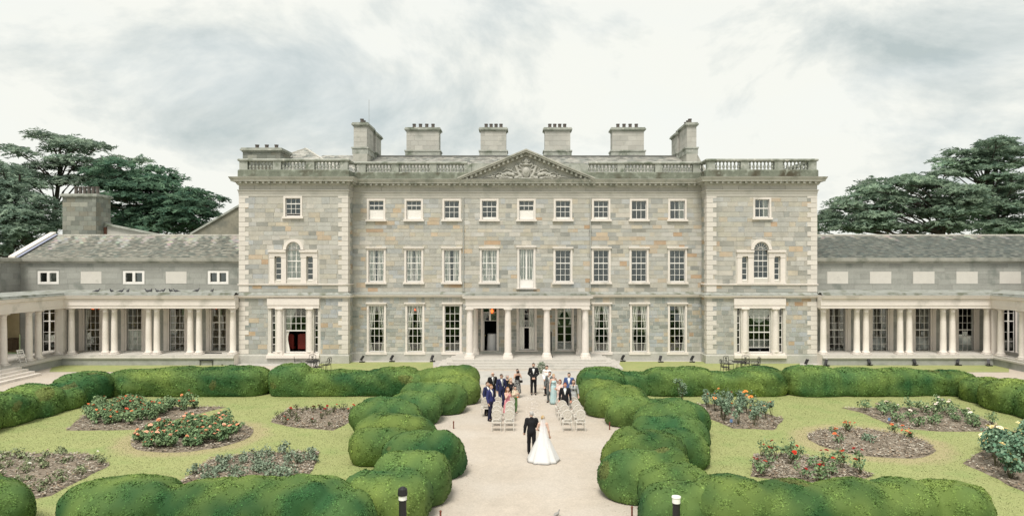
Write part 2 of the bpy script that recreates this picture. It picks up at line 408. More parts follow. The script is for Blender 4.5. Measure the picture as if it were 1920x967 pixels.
PAL_LO = [((.37, .37, .335), 7), ((.33, .345, .32), 6), ((.41, .395, .34), 4), ((.37, .385, .385), 4), ((.29, .30, .275), 3), ((.44, .375, .28), 1.6), ((.42, .32, .215), 1.1), ((.37, .25, .155), .3), ((.25, .27, .25), 1.5), ((.45, .43, .38), 2)]
def pick(pal):
    c = random.choices([p[0] for p in pal], [p[1] for p in pal])[0]; k = random.uniform(.92, 1.1); g = random.uniform(.94, 1.06)
    return (c[0]*k, c[1]*k*(1 + (g-1)*.4), c[2]*k*g)
def place_stones(items, parent, name, small, m, limit=300):
    """items: (area, x0,x1,y0,y1,z0,z1,colour); the largest 300 are objects, the rest one joined part"""
    items.sort(key=lambda t: -t[0]); rest = MB()
    for i, t in enumerate(items):
        if i < limit: MB().box(*t[1:7], t[7]).build(name, m, parent, tint=True)
        else: rest.box(*t[1:7], t[7])
    if rest.n: rest.build(small, m, parent, tint=True)['kind'] = 'stuff'
PANE = MB().box(-.5, .5, -.003, .003, -.5, .5).build('pane', GLASS); PANE_MESH = PANE.data; bpy.data.objects.remove(PANE)
PCOUNT = {}
PREST = {}
def pane(win, root, x0, x1, z0, z1, Y, limit=300):
    n = PCOUNT.get(root.name, 0); PCOUNT[root.name] = n + 1
    if n >= limit:
        PREST.setdefault(root.name, MB()).box(x0, x1, Y-.003, Y+.003, z0, z1); return
    o = link('pane', PANE_MESH, None, win); og = origin(win)
    o.location = ((x0+x1)/2 - og[0], Y - og[1], (z0+z1)/2 - og[2]); o.scale = (x1-x0, 1, z1-z0)
    o.rotation_euler = (random.gauss(0, .012), 0, random.gauss(0, .012))
def window(root, Y, x0, x1, z0, z1, cols, rows, sur=.15, head=None, sill=.16, hood=False, meet=None, open_below=None, panel=0, door=False, blind=0, bar=.03, name='window', proud=.07, mat_=None, rail=.09, back=None):
    """rows: relative heights from the top down; meet: index of the row above which the meeting rail lies; open_below: raised lower sash;
    blind: share of the window shut by a white board from below; door: a pair of leaves with a wide middle stile"""
    T = mat_ or TRIM; m = MB(); head = sur if head is None else head
    if sur:
        m.box(x0-sur, x0, Y-proud, Y+.17, z0, z1); m.box(x1, x1+sur, Y-proud, Y+.17, z0, z1)
        m.box(x0-sur, x1+sur, Y-proud-.003, Y+.17, z1, z1+head)
    if hood: m.box(x0-sur-.07, x1+sur+.07, Y-proud-.11, Y+.05, z1+head, z1+head+.10)
    if sill: m.box(x0-sur-.09, x1+sur+.09, Y-proud-.10, Y+.17, z0-sill, z0)
    if not m.n: m.box(x0, x0+.02, Y+.09, Y+.16, z0, z1)
    wn = m.build(name, T, root)
    s = MB(); yA, yB = Y+.09, Y+.14; st = .048
    s.box(x0, x0+st, yA, yB, z0, z1); s.box(x1-st, x1, yA, yB, z0, z1); s.box(x0+st, x1-st, yA, yB, z1-st, z1); s.box(x0+st, x1-st, yA-.004, yB, z0, z0+rail)
    gx0, gx1, gz0, gz1 = x0+st, x1-st, z0+rail, z1-st
    if panel: s.box(gx0, gx1, yA+.02, yB-.01, gz0, gz0+panel); s.box(gx0, gx1, yA, yB, gz0+panel, gz0+panel+.05); gz0 += panel + .05
    if blind:
        zb = gz0 + (gz1-gz0)*blind; s.box(gx0, gx1, yB, yB+.02, gz0, zb)
        for k in range(1, 5): xx = gx0 + (gx1-gx0)*k/5; s.box(xx-.004, xx+.004, yB-.006, yB+.001, gz0, zb)
        gz0 = zb
    tot = sum(rows); z = gz1; zc = []
    for i, r in enumerate(rows):
        h = (gz1-gz0)*r/tot; zc.append((z-h, z)); z -= h
    mid = .13 if door else bar
    for i, (a, b) in enumerate(zc):
        if i:
            thick = .075 if meet == i else bar
            s.box(gx0, gx1, yA + (.004 if meet != i else -.004), yB-.01, b-thick/2, b+thick/2)
        if open_below is not None and i >= open_below: continue
        for k in range(cols):
            xa = gx0 + (gx1-gx0)*k/cols; xb = gx0 + (gx1-gx0)*(k+1)/cols
            wv = mid if (door and k == cols//2) else bar
            if k: s.box(xa-wv/2, xa+wv/2, yA+.007, yB-.013, a, b)
            pane(wn, root, xa+.01, xb-.01, a+.01, b-.01, Y+.115)
    s.build('sash', WHITE, wn)
    return wn
def finish_panes(root):
    if root.name in PREST: PREST[root.name].build('small_pane', GLASS, root)['kind'] = 'stuff'
def curtain(label, Y, x0, x1, z0, z1, style='drape', m=None, group='curtains behind the windows', gap=.18, side=0, name='curtain'):
    """cloth with vertical folds; drape: two straight halves, tied: swept aside at a third of the height, full: one sheet, swag: scalloped blind"""
    v = []; f = []; nz, nx = 14, 22
    def half(xa, fn, sgn):
        b = len(v)
        for j in range(nz+1):
            t = j/nz; zz = z1 + (z0-z1)*t; wd = fn(t)
            for i in range(nx+1):
                s = i/nx; v.append((xa + sgn*wd*s, Y + .05*math.sin(s*16 + 2*t) + .012*math.sin(37*s), zz))
        for j in range(nz):
            for i in range(nx):
                q = (b+j*(nx+1)+i, b+j*(nx+1)+i+1, b+(j+1)*(nx+1)+i+1, b+(j+1)*(nx+1)+i); f.append(q if sgn > 0 else q[::-1])
    W = x1 - x0
    if style == 'drape':
        half(x0, lambda t: W*(.5-gap/2) , 1); half(x1, lambda t: W*(.5-gap/2), -1)
    elif style == 'tied':
        fn = lambda t: W*(.10 + .40*max(0, 1 - t/.68)**1.1 + (.12*(t-.68)/.32 if t > .68 else 0))
        if side <= 0: half(x0, fn, 1)
        if side >= 0: half(x1, fn, -1)
    elif style == 'full': half(x0, lambda t: W, 1)
    elif style == 'swag':
        b = len(v)
        for j in range(9):
            for i in range(25):
                s = i/24; drop = (z1-z0)*(.35 + .65*math.sin(PI*s)); v.append((x0+W*s, Y + .05*math.sin(j*2.2) , z1 - drop*j/8))
        f += [(b+j*25+i, b+j*25+i+1, b+(j+1)*25+i+1, b+(j+1)*25+i) for j in range(8) for i in range(24)]
    mb = MB(); mb.add(v, f); o = mb.build(name, m or CLOTH_C, smooth=True)
    return tag(o, label, 'curtain', group)

# ------------------------------------------------------------------ the country house
YM, YP = 53.7, 52.2
XLO, XLI, XRI, XRO = X(449, YP), X(652, YP), X(1325.5, YP), X(1531, YP)
house = thing('country_house', 'three-storey grey and ochre stone country house with pillared porch and carved pediment', 'house', (0, YM, 0))
HOLES_M = []; HOLES_L = []; HOLES_R = []
AT = [705.5, 776, 847, 917.5, 987, 1055.5, 1127, 1198, 1270]
GL = [706, 778, 848, 1128, 1199, 1270]
hw = 14.3
def mrect(c, y0, y1, h=hw): return rect(c-h, c+h, y0, y1, YM)
A_R = [mrect(c, 376.5, 411.5, 13.8) for c in AT]; F_R = [mrect(c, 469, 528.5) for c in AT]; G_R = [mrect(c, 573, 659.5) for c in GL]
F_R[4] = mrect(987, 467, 540, 13.5)
P_R = [mrect(918.5, 577, 657.5, 13.5), mrect(987.5, 577, 656, 15), mrect(1058.5, 577, 656.5, 14)]
HOLES_M = A_R + F_R + G_R + P_R
def prect(px0, px1, y0, y1): return rect(px0, px1, y0, y1, YP)
def pav(cx):                                               # a pavilion: attic window, arched Venetian window, ground Venetian window
    c = cx
    return dict(attic=prect(c-14.5, c+14.5, 373, 407), sl=prect(c-34, c-22.5, 481, 525.5), sr=prect(c+25.5, c+37, 481, 525.5),
        mid=prect(c-12.5, c+15, 468, 523), gm=prect(c-16.5, c+24, 577.5, 661.5), gl=prect(c-41, c-33.5, 577.5, 661.5), gr=prect(c+39, c+46.5, 577.5, 661.5))
PL, PR = pav(549.5), pav(1426)
# the right pavilion's Venetian windows are measured on their own
PR['sl'], PR['sr'] = prect(1391.5, 1402, 481, 525.5), prect(1452, 1462.5, 481, 525.5); PR['mid'] = prect(1413, 1441, 468, 522)
PR['gm'] = prect(1404, 1446, 577.5, 661.5); PR['gl'] = prect(1382, 1389, 577.5, 661.5); PR['gr'] = prect(1461, 1468.5, 577.5, 661.5); PR['attic'] = prect(1415.5, 1442, 374, 408)
PL['attic'] = prect(535.5, 563.5, 371.5, 406)
arch_top = Zh(453.5, YP); arch_spring = Zh(468, YP)
def arch_hole(p): r = p['mid']; return (r[0], r[1], r[3]-.01, arch_top+.02)
ZB0, ZB1 = .72, 12.78
wall = MB()
holed_wall(wall, YM, XLI, XRI, 0.0, 13.9, HOLES_M)
for (xa, xb, p) in ((XLO, XLI, PL), (XRI, XRO, PR)):
    hs = [p[k] for k in ('attic', 'sl', 'sr', 'mid', 'gm', 'gl', 'gr')]
    # the arched head is closed with spandrel prisms so that only the round opening stays
    r = p['mid']; hs.append((r[0], r[1], r[3], arch_top + .02)); p['holes'] = hs
    holed_wall(wall, YP, xa, xb, 0.0, 13.9, hs)
    cx = (r[0]+r[1])/2; R = (r[1]-r[0])/2; zt = arch_top+.02; n = 8
    for s in (-1, 1):
        pts = [(cx + s*R*math.cos(PI/2*k/n), r[3] + (zt-r[3])*math.sin(PI/2*k/n)) for k in range(n+1)] + [(cx + s*R, zt)]
        pts = pts if s < 0 else pts[::-1]
        wall.prism(pts, YP+.004, YP+.2)
wall.quad((XLI, YP, 0), (XLI, YM, 0), (XLI, YM, 13.9), (XLI, YP, 13.9)); wall.quad((XRI, YM, 0), (XRI, YP, 0), (XRI, YP, 13.9), (XRI, YM, 13.9))
wall.quad((XLO, 66, 0), (XLO, YP, 0), (XLO, YP, 13.9), (XLO, 66, 13.9)); wall.quad((XRO, YP, 0), (XRO, 66, 0), (XRO, 66, 13.9), (XRO, YP, 13.9))
wall.quad((XRO, 66, 0), (XLO, 66, 0), (XLO, 66, 13.9), (XRO, 66, 13.9))
wallo = wall.build('wall', MORTAR, house)
# rooms: floors, ceilings, partitions and back walls, dark as seen from the lawn
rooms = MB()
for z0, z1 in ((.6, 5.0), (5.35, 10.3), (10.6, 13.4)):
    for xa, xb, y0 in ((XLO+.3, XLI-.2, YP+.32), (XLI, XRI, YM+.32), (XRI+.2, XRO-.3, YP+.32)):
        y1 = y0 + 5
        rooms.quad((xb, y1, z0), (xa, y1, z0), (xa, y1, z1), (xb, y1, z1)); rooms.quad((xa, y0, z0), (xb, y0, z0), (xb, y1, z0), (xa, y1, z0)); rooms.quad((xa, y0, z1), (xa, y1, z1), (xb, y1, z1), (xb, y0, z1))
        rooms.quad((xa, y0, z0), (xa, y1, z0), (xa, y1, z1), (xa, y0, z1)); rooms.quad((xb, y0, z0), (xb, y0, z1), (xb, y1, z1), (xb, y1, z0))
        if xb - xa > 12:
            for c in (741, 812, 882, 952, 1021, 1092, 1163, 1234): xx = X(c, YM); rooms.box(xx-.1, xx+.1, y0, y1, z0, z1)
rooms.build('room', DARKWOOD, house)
# stones
items = []
def st(Y, x0, x1, z0, z1, holes, hr, wr, pal, joint=.03):
    for a, b, c, d in lay(x0, x1, z0, z1, holes, hr, wr, joint):
        p = random.uniform(.012, .03); items.append(((b-a)*(d-c), a, b, Y-p, Y+.02, c, d, pick(pal)))
ZBAND0, ZBAND1 = 4.97, 5.40
gm = lambda R, s=.13: [(a-s, b+s, c-.05, d+s) for a, b, c, d in R]
mh = gm(HOLES_M)
st(YM, XLI, XRI, ZB0, ZBAND0, mh, (.24, .37), (.27, .68), PAL_LO)
st(YM, XLI, XRI, ZBAND1, 12.72, mh, (.27, .40), (.36, 1.05), PAL_UP, .022)
for xa, xb, p in ((XLO, XLI, PL), (XRI, XRO, PR)):
    q = .62; c0, c1 = xa+q, xb-q
    ven = [(p['sl'][0]-.5, p['sr'][1]+.5, p['sl'][2]-.3, Zh(468, YP)), (p['mid'][0]-.2, p['mid'][1]+.2, Zh(470, YP), arch_top+.22), (p['gl'][0]-.25, p['gr'][1]+.2, .5, ZBAND0)]
    hs = ven + gm([p['attic']])
    st(YP, xa+.4, xb-.4, ZB0, ZBAND0, hs, (.29, .37), (.34, .8), PAL_LO)
    st(YP, c0, c1, ZBAND1+.02, 5.94, [], (.27, .28), (.7, 1.5), PAL_LO)
    st(YP, xa+.4, xb-.4, 6.06, 12.70, hs, (.30, .42), (.42, 1.15), PAL_UP, .022)
for s_ in items: pass
place_stones(items, wallo, 'stone', 'small_stone', STONE)
# quoins: long and short alternately, on the face and round the corner
QUO = mat('quoin_limestone', (1, 1, 1), tint=True, var=.07, scale=1.5, bump=.12, stain=((.45, .43, .38), .9, .6, .8))
for xc, sg in ((XLO, 1), (XLI, -1), (XRI, 1), (XRO, -1)):
    z = .72; i = 0
    while z < 12.7:
        h = .3635
        if 4.7 < z < 5.99:
            if z < 5: z = 5.44; hh = .52; L_ = .72
            else: z = 6.06; continue
        else: hh = h; L_ = .72 if i % 2 == 0 else .45
        hh = min(hh, 12.78 - z)
        a, b = (xc-.035, xc+L_) if sg > 0 else (xc-L_, xc+.035)
        k = random.uniform(.94, 1.04); MB().box(a, b, YP-.045, YP + (.45 if i % 2 == 0 else .72), z+.012, z+hh-.012, (.64*k, .60*k, .545*k)).build('quoin', QUO, house, tint=True)
        z += hh; i += 1
# return walls between pavilion and main front get coursed stones too
rs = MB()
for xx, sg in ((XLI, 1), (XRI, -1)):
    z = .72
    while z < 12.6:
        h = random.uniform(.3, .42); rs.box(min(xx, xx+sg*.02), max(xx, xx+sg*.02), YP+.74, YM-.03, z+.012, z+h-.012, pick(PAL_LO)); z += h
rs.build('return_stone', STONE, wallo, tint=True)['kind'] = 'stuff'
# plinth course
PLAN = [(XLO, 66), (XLO, YP), (XLI, YP), (XLI, YM), (XRI, YM), (XRI, YP), (XRO, YP), (XRO, 66)]
mb = MB(); mb.sweep(PLAN, [(-.05, 0), (.12, 0), (.12, .60), (.06, .66), (.06, .72), (-.05, .72)])
mb.build('plinth', mat('plinth_stone', (.44, .43, .39), var=.14, scale=1.2, bump=.2, stain=((.33, .34, .30), .8, .5, .7)), house)
# band course between ground and first floor
mb = MB(); mb.sweep(PLAN, [(-.02, 4.97), (.06, 4.97), (.10, 5.05), (.26, 5.09), (.28, 5.19), (.0, 5.19)]); mb.build('band_course', TRIM, house)
mb = MB(); mb.sweep(PLAN, [(0, 5.19), (.29, 5.19), (.29, 5.235), (.10, 5.36), (.05, 5.40), (-.02, 5.40)]); mb.build('band_flashing', LEAD, house)
for p0, p1 in ((XLO, XLI), (XRI, XRO)):
    mb = MB(); mb.sweep([(p0, 56), (p0, YP), (p1, YP), (p1, YM)], [(-.02, 5.95), (.05, 5.95), (.12, 6.0), (.12, 6.05), (-.02, 6.07)]); mb.build('string_course', TRIM, house)
# entablature: architrave, frieze, dentils, cornice, parapet
mb = MB(); mb.sweep(PLAN, [(-.02, 12.76), (.045, 12.76), (.045, 12.98), (.07, 12.98), (.07, 13.14), (.13, 13.18), (.13, 13.25), (-.02, 13.26)]); mb.build('architrave', mat('architrave_stone', (.47, .45, .40), var=.1, scale=1.2, bump=.15, stain=((.36, .35, .31), .8, .5, .75)), house)
fr = MB()
for a, b in zip(PLAN, PLAN[1:]):                            # frieze blocks
    d = Vector(b) - Vector(a); n = max(1, int(d.length/1.1)); u = d.normalized(); o = Vector((u.y, -u.x))
    if abs(u.x) > .5:
        for i in range(n):
            p = Vector(a) + d*i/n; q = Vector(a) + d*(i+1)/n; k = random.uniform(.85, 1.08)
            fr.box(p.x+.008, q.x-.008, p.y-.05, p.y+.05, 13.262, 13.60, (.46*k, .44*k, .39*k))
    else: fr.box(min(a[0], a[0]+o.x*.05), max(a[0], a[0]+o.x*.05), min(a[1], b[1]), max(a[1], b[1]), 13.262, 13.60, (.44, .42, .37))
fr.build('frieze', mat('frieze_stone', (1, 1, 1), tint=True, var=.1, scale=1.5, bump=.15), house, tint=True)
mb = MB(); mb.sweep(PLAN, [(0, 13.6), (.10, 13.6), (.16, 13.68), (.16, 13.71), (.20, 13.71), (.20, 13.86), (.48, 13.86), (.50, 13.98), (.54, 14.02), (.60, 14.14), (.62, 14.19), (.05, 14.27), (-.3, 14.27)])
mb.build('cornice', TRIMW, house)
dn = MB()
for a, b in zip(PLAN[1:-1], PLAN[2:-1]):
    d = Vector(b) - Vector(a); u = d.normalized(); o = Vector((u.y, -u.x)); n = int((d.length)/.43)
    for i in range(n):
        c = Vector(a) + u*((i+.5)*d.length/n)
        if abs(u.x) > .5: dn.box(c.x-.085, c.x+.085, c.y-.42, c.y-.18, 13.715, 13.858)
        else: dn.box(min(c.x+o.x*.18, c.x+o.x*.42), max(c.x+o.x*.18, c.x+o.x*.42), c.y-.085, c.y+.085, 13.715, 13.858)
dn.build('modillion', TRIMW, house)['kind'] = 'stuff'
# parapet base, balusters, pedestals, rail
mb = MB(); mb.sweep(PLAN, [(.02, 14.27), (.10, 14.27), (.10, 14.70), (.06, 14.78), (-.36, 14.78), (-.36, 14.27)]); mb.build('parapet_base', MOSS, house)
mb = MB()
RAILZ = (15.42, 15.62)
def rail(path): mb.sweep(path, [(-.36, 15.42), (.06, 15.42), (.12, 15.48), (.12, 15.57), (.06, 15.62), (-.36, 15.62)], closed=True)
PED_X = X(876, 53.6), X(1104, 53.6)
rail([(XLO, 60), (XLO, YP), (XLI, YP), (XLI, YM), (PED_X[0], YM)]); mb.build('balustrade_rail', PARA, house); mb = MB()
rail([(PED_X[1], YM), (XRI, YM), (XRI, YP), (XRO, YP), (XRO, 60)])
mb.build('balustrade_rail', PARA, house)
bal = MB(); bal.lathe(0, 0, [(.09, 0), (.09, .05), (.06, .08), (.075, .14), (.115, .24), (.105, .30), (.05, .46), (.045, .52), (.07, .555), (.09, .58), (.09, .64)], 10)
bal0 = bal.build('baluster', PARA); bal0.parent = house; bal0.data.polygons.foreach_set('use_smooth', [True]*len(bal0.data.polygons)); first = [True]
def baluster(x, y):
    o = bal0 if first[0] else bal0.copy()
    if not first[0]: COL.objects.link(o)
    first[0] = False; o.location = (x, y - YM, 14.78)
def balus(x0, x1, y, groups, ped=.62):
    """pedestals and balusters between x0 and x1; groups: number of bays"""
    bw = (x1 - x0 - ped)/groups
    for g in range(groups+1):
        c = x0 + ped/2 + bw*g; MB().box(c-ped/2, c+ped/2, y-.03, y+.37, 14.78, 15.42).build('balustrade_pedestal', PARA, house)
        if g < groups:
            n = 7 if bw > 2.4 else 3
            for i in range(n): baluster(c + ped/2 + (bw-ped)*(i+.5)/n, y+.17)
balus(XLO, XLI, YP, 3); balus(XRI, XRO, YP, 3)
def mainbal(pxs):                                           # measured pedestal centres along the main front
    for i, p in enumerate(pxs):
        x = X(p, YM); MB().box(x-.28, x+.28, YM-.03, YM+.37, 14.78, 15.42).build('balustrade_pedestal', PARA, house)
    for p, q in zip(pxs, pxs[1:]):
        a, b = X(p, YM)+.28, X(q, YM)-.28; n = max(1, round((b-a)/.27))
        for i in range(n): baluster(a + (b-a)*(i+.5)/n, YM+.17)
mainbal([679, 741, 812, 877]); mainbal([1096, 1164, 1235, 1306])
for p in (666, 1317): baluster(X(p, YM), YM+.17)
for xx, sg in ((XLO, 1), (XRO, -1)):                        # side balustrades running back
    for i in range(14): baluster(xx + sg*.17, YP + .9 + i*.42)
MB().box(PED_X[0]+.3, PED_X[1]-.3, YM+.05, YM+.35, 14.78, 15.5).build('parapet_wall', PARA, house)
# pediment with its carving
ped = thing('pediment', None, None); ped.parent = house
for k in ('label', 'category'):
    if k in ped: del ped[k]
PX0, PX1, PZ0, PZA, PY = X(858, 53), X(1115, 53), 14.20, 16.42, YM-.1
pc = (PX0+PX1)/2
tym = MB(); tym.prism([(PX0+.7, PZ0-.02), (PX1-.7, PZ0-.02), (pc, PZA-.42)], PY-.06, PY+.6); tym.build('tympanum', mat('tympanum_stone', (.40, .39, .35), var=.15, scale=1.5, bump=.2, stain=((.25, .25, .22), 1.3, .5, .7)), ped)
rk = MB(); th = math.atan2(PZA-PZ0, pc-PX0); nx_, nz_ = -math.sin(th), math.cos(th)
for s in (1, -1):
    for (o0, o1, yf, yb) in ((0, .10, PY-.62, PY+.6), (-.12, 0, PY-.56, PY+.5), (-.36, -.12, PY-.18, PY+.4)):
        A = (PX0, PZ0); B = (pc, PZA)
        q = [(A[0]+nx_*o0, A[1]+nz_*o0), (B[0], B[1]+o0/math.cos(th)), (B[0], B[1]+o1/math.cos(th)), (A[0]+nx_*o1, A[1]+nz_*o1)]
        if s < 0: q = [(2*pc-x, z) for x, z in q][::-1]
        rk.prism(q, yf, yb)
    n = 15
    for i in range(1, n):
        t = i/n; x, z = PX0 + (pc-PX0)*t, PZ0 + (PZA-PZ0)*t
        if s < 0: x = 2*pc - x
        rk.box(x-.085, x+.085, PY-.46, PY-.17, z-.36, z-.15)
rk.build('raking_cornice', TRIMW, ped)
car = []
def e3(x, z, rx, rz, y=.0, ry=.16): car.append(('e', (pc+x, PY-.1+y, PZ0+z), (rx, ry, rz)))
def cc(pts, r0, r1):
    n = len(pts)-1
    for i in range(n):
        a, b = pts[i], pts[i+1]; ra = r0+(r1-r0)*i/n; rb = r0+(r1-r0)*(i+1)/n
        for s in (-1, 1): car.append(('c', (pc+s*a[0], PY-.12, PZ0+a[1]), (pc+s*b[0], PY-.12, PZ0+b[1]), ra, rb))
e3(0, .55, .30, .42, -.05, .16); e3(0, .62, .2, .28, -.12, .16)                       # shield
e3(0, 1.18, .24, .13); e3(0, 1.36, .34, .06); e3(0, 1.5, .2, .1); e3(0, 1.62, .08, .09)   # helm and coronet
for x in (-.28, -.14, 0, .14, .28): e3(x, 1.44, .05, .09)
cc([(.30, 1.15), (.45, 1.25), (.52, 1.05), (.42, .92)], .07, .05)                      # mantling
cc([(.45, .25), (.62, .55), (.72, .86), (.80, 1.0)], .12, .09); cc([(.80, 1.0), (.66, 1.08)], .1, .07)   # supporters' bodies and heads
cc([(.66, .7), (.45, .75), (.36, .66)], .06, .04); cc([(.60, .42), (.42, .3), (.32, .2)], .07, .05); cc([(.5, .3), (.75, .12), (.9, .1)], .09, .05)
cc([(.72, .5), (1.0, .55), (1.15, .75), (1.05, .9)], .05, .04)                         # tails
cc([(1.0, .35), (1.35, .5), (1.7, .42), (2.0, .25), (2.3, .28)], .13, .07)             # horns of plenty and scrolls
cc([(1.3, .75), (1.55, .82), (1.75, .65)], .07, .05); cc([(1.9, .5), (2.2, .55), (2.45, .36)], .06, .04); cc([(2.5, .12), (2.9, .2), (3.3, .1)], .07, .04)
cc([(1.1, .12), (1.6, .16), (2.1, .08)], .08, .05)
for i in range(26):
    x = random.uniform(1, 2.7); zz = random.uniform(.08, .9 - .25*x + .15); e3(x, max(.08, zz), .07, .06); e3(-x, max(.08, zz), .07, .06)
cc([(.0, .08), (.5, .1), (.9, .2)], .07, .05)
V, Fq = blob(car, .04, .03)
me = fastmesh('carved_arms', V - np.array(origin(ped)), Fq, smooth=True); link('carved_arms', me, mat('carving_stone', (.42, .41, .37), var=.15, scale=3, bump=.15), ped)
# ---- windows of the house
ORD = ['leftmost', 'second', 'third', 'fourth', 'middle', 'sixth', 'seventh', 'eighth', 'rightmost']
for i, r in enumerate(G_R):
    window(house, YM, *r, 3, [1]*6, hood=True, meet=3, sill=.2)
for i, r in enumerate(F_R):
    if i == 4: window(house, YM, *r, 2, [1, 2.1, 2.1], hood=True, panel=.55, door=True, sill=.06)
    else: window(house, YM, *r, 3, [1.1, 1, 1, 1, 1], hood=True, meet=2)
# porch: open door with fanlight, window with raised sash, french door
dr = window(house, YM, *P_R[0], 2, [.35, .75, 2.7], sur=.14, sill=0, open_below=2, name='doorway', door=True, rail=.02)
x0, x1, z0, z1 = P_R[0]
lf = MB(); lf.box(x0+.055, x0+.10, YM+.14, YM+.95, z0+.03, z0+2.35); lf.box(x0+.098, x0+.112, YM+.25, YM+.84, z0+.25, z0+1.1); lf.box(x0+.098, x0+.112, YM+.25, YM+.84, z0+1.3, z0+2.15)
hd = lf.build('door', WHITE, house); MB().lathe(x0+.15, YM+.85, [(.012, z0+1.08), (.035, z0+1.1), (.035, z0+1.16), (.012, z0+1.18)], 8).build('handle', GILT, hd)
window(house, YM, *P_R[1], 3, [.75, 1, 1, 3.1], sur=.17, sill=.1, open_below=3, meet=3)
fd = window(house, YM, *P_R[2], 2, [.45, 1, 1.25, 1.15, 1.15, 1.1], sur=.15, sill=.05, meet=2, door=True, name='french_door')
# attic
kinds = [(2, .52), (2, .52), (3, 0), (3, 0), (2, .5), (3, 0), (3, 0), (2, 0), (2, 0)]
for i, r in enumerate(A_R):
    rows, bl = kinds[i]; cols = 3
    if i in (2, 3, 5, 6): window(house, YM, *r, 3, [1, 1, 1], meet=1, sill=.15, rail=.19 if i != 2 else .15)
    else: window(house, YM, *r, cols, [1]*rows, meet=1, sill=.15, blind=bl)
for p, lowered in ((PL, True), (PR, False)):
    window(house, YP, *p['attic'], 3, [1, 1, 1, .35] if lowered else [1, 1], meet=1, sill=.16, open_below=3 if lowered else None)
    # ground-floor Venetian window: two columns carry one lintel
    g = p['gm']
    vw = window(house, YP+.12, *g, 4, [1.05, 1, 1, 2.9] if p is PL else [1.2, 1, .9, 1, 1, .55], sur=0, sill=0, open_below=3 if p is PL else 5, meet=3, name='venetian_window')
    for k in ('gl', 'gr'): window(house, YP+.12, *p[k], 1, [1]*6, sur=0, sill=0, name='side_light', bar=.05)
    xa, xb = p['gl'][0]-.24, p['gr'][1]+.12
    lt = MB(); lt.box(xa, xb, YP-.13, YP+.14, g[3], g[3]+.24); lt.box(xa-.03, xb+.03, YP-.17, YP+.14, g[3]+.24, 4.965); lt.build('lintel', TRIM, vw)
    MB().box(xa-.05, xb+.05, YP-.30, YP+.14, g[2]-.36, g[2]-.12).build('sill', TRIM, vw)
    MB().box(xa, xb, YP-.10, YP+.14, g[2]-.12, g[2]).build('bottom_rail', TRIM, vw)
    h = g[3]-g[2]
    for cx in ((p['gl'][1]+g[0])/2, (g[1]+p['gr'][0])/2):
        c = MB(); c.box(cx-.29, cx+.29, YP-.22, YP+.14, g[2]-.12, g[2]+.08); c.lathe(cx, YP-.0, [(.27, g[2]+.08), (.27, g[2]+.16), (.245, g[2]+.2), (.24, g[2]+h*.35), (.205, g[3]-.22), (.215, g[3]-.21), (.215, g[3]-.17), (.20, g[3]-.15), (.26, g[3]-.08), (.27, g[3]-.07)], 18); c.box(cx-.28, cx+.28, YP-.27, YP+.1, g[3]-.07, g[3]-.001)
        c.build('column', TRIM, house)
    # first-floor arched Venetian window
    m_ = p['mid']; cx = (m_[0]+m_[1])/2; R = (m_[1]-m_[0])/2
    aw = window(house, YP+.02, *m_, 3, [.9, 1, 1, 1, 1], sur=0, sill=0, meet=2, name='arched_window')
    fan = MB()
    for k in range(1, 7):
        a = PI*k/7; fan.bar((cx+.32*R*math.cos(a), YP+.13, m_[3]+.32*R*math.sin(a)), (cx+.97*R*math.cos(a), YP+.13, m_[3]+(arch_top-m_[3])*.97*math.sin(a)), .035, .04)
    arc = lambda rr, rz: [(cx+rr*math.cos(PI*k/14), m_[3]+rz*math.sin(PI*k/14)) for k in range(15)]
    for rr, rz, t_ in ((R*.32, R*.32, .035), (R*.93, (arch_top-m_[3])*.95, .07)):
        q = arc(rr, rz)
        for a, b in zip(q, q[1:]): fan.bar((a[0], YP+.13, a[1]), (b[0], YP+.13, b[1]), t_, .05)
    fan.box(m_[0], m_[1], YP+.105, YP+.155, m_[3]-.03, m_[3]+.03); fan.build('fanlight', WHITE, aw)
    pg = MB(); pg.prism(arc(R, arch_top-m_[3])[::1], YP+.132, YP+.138); pg.build('arched_pane', GLASS, aw)
    av = MB(); q0 = arc(R, arch_top-m_[3]+.01); q1 = arc(R+.22, arch_top-m_[3]+.22)
    for k in range(14): av.prism([q0[k], q1[k], q1[k+1], q0[k+1]], YP-.14, YP+.03)
    av.build('archivolt', TRIM, aw)
    for k in ('sl', 'sr'): window(house, YP+.08, *p[k], 1, [1, 1, 1, .9], sur=0, sill=0, name='side_light', bar=.05)
    zt = Zh(480, YP); zs = p['sl'][2]-.2
    for a, b, qa, qb in ((p['sl'][0]-.38, m_[0]-.003, p['sl'], None), (m_[1]+.003, p['sr'][1]+.38, p['sr'], None)):
        en = MB(); en.box(a-.02, b, YP-.12, YP+.09, zt, zt+.30); en.box(a-.10, b+.0, YP-.22, YP+.05, zt+.30, zt+.44); en.build('window_entablature', TRIM, aw)
        w0, w1 = qa[0], qa[1]
        for u0, u1 in ((a, w0-.03), (w1+.03, b)):
            pl = MB(); pl.box(u0, u1, YP-.08, YP+.09, zs, zt-.12); pl.box(u0-.03, u1+.03 if u1 < b else u1, YP-.11, YP+.09, zt-.12, zt-.001); pl.box(u0-.03, u1+.03 if u1 < b else u1, YP-.11, YP+.09, zs-.001, zs+.12); pl.build('pilaster', TRIM, aw)
    MB().box(p['sl'][0]-.42, p['sr'][1]+.42, YP-.13, YP+.09, zs-.08, zs-.002).build('sill', TRIM, aw)
finish_panes(house)

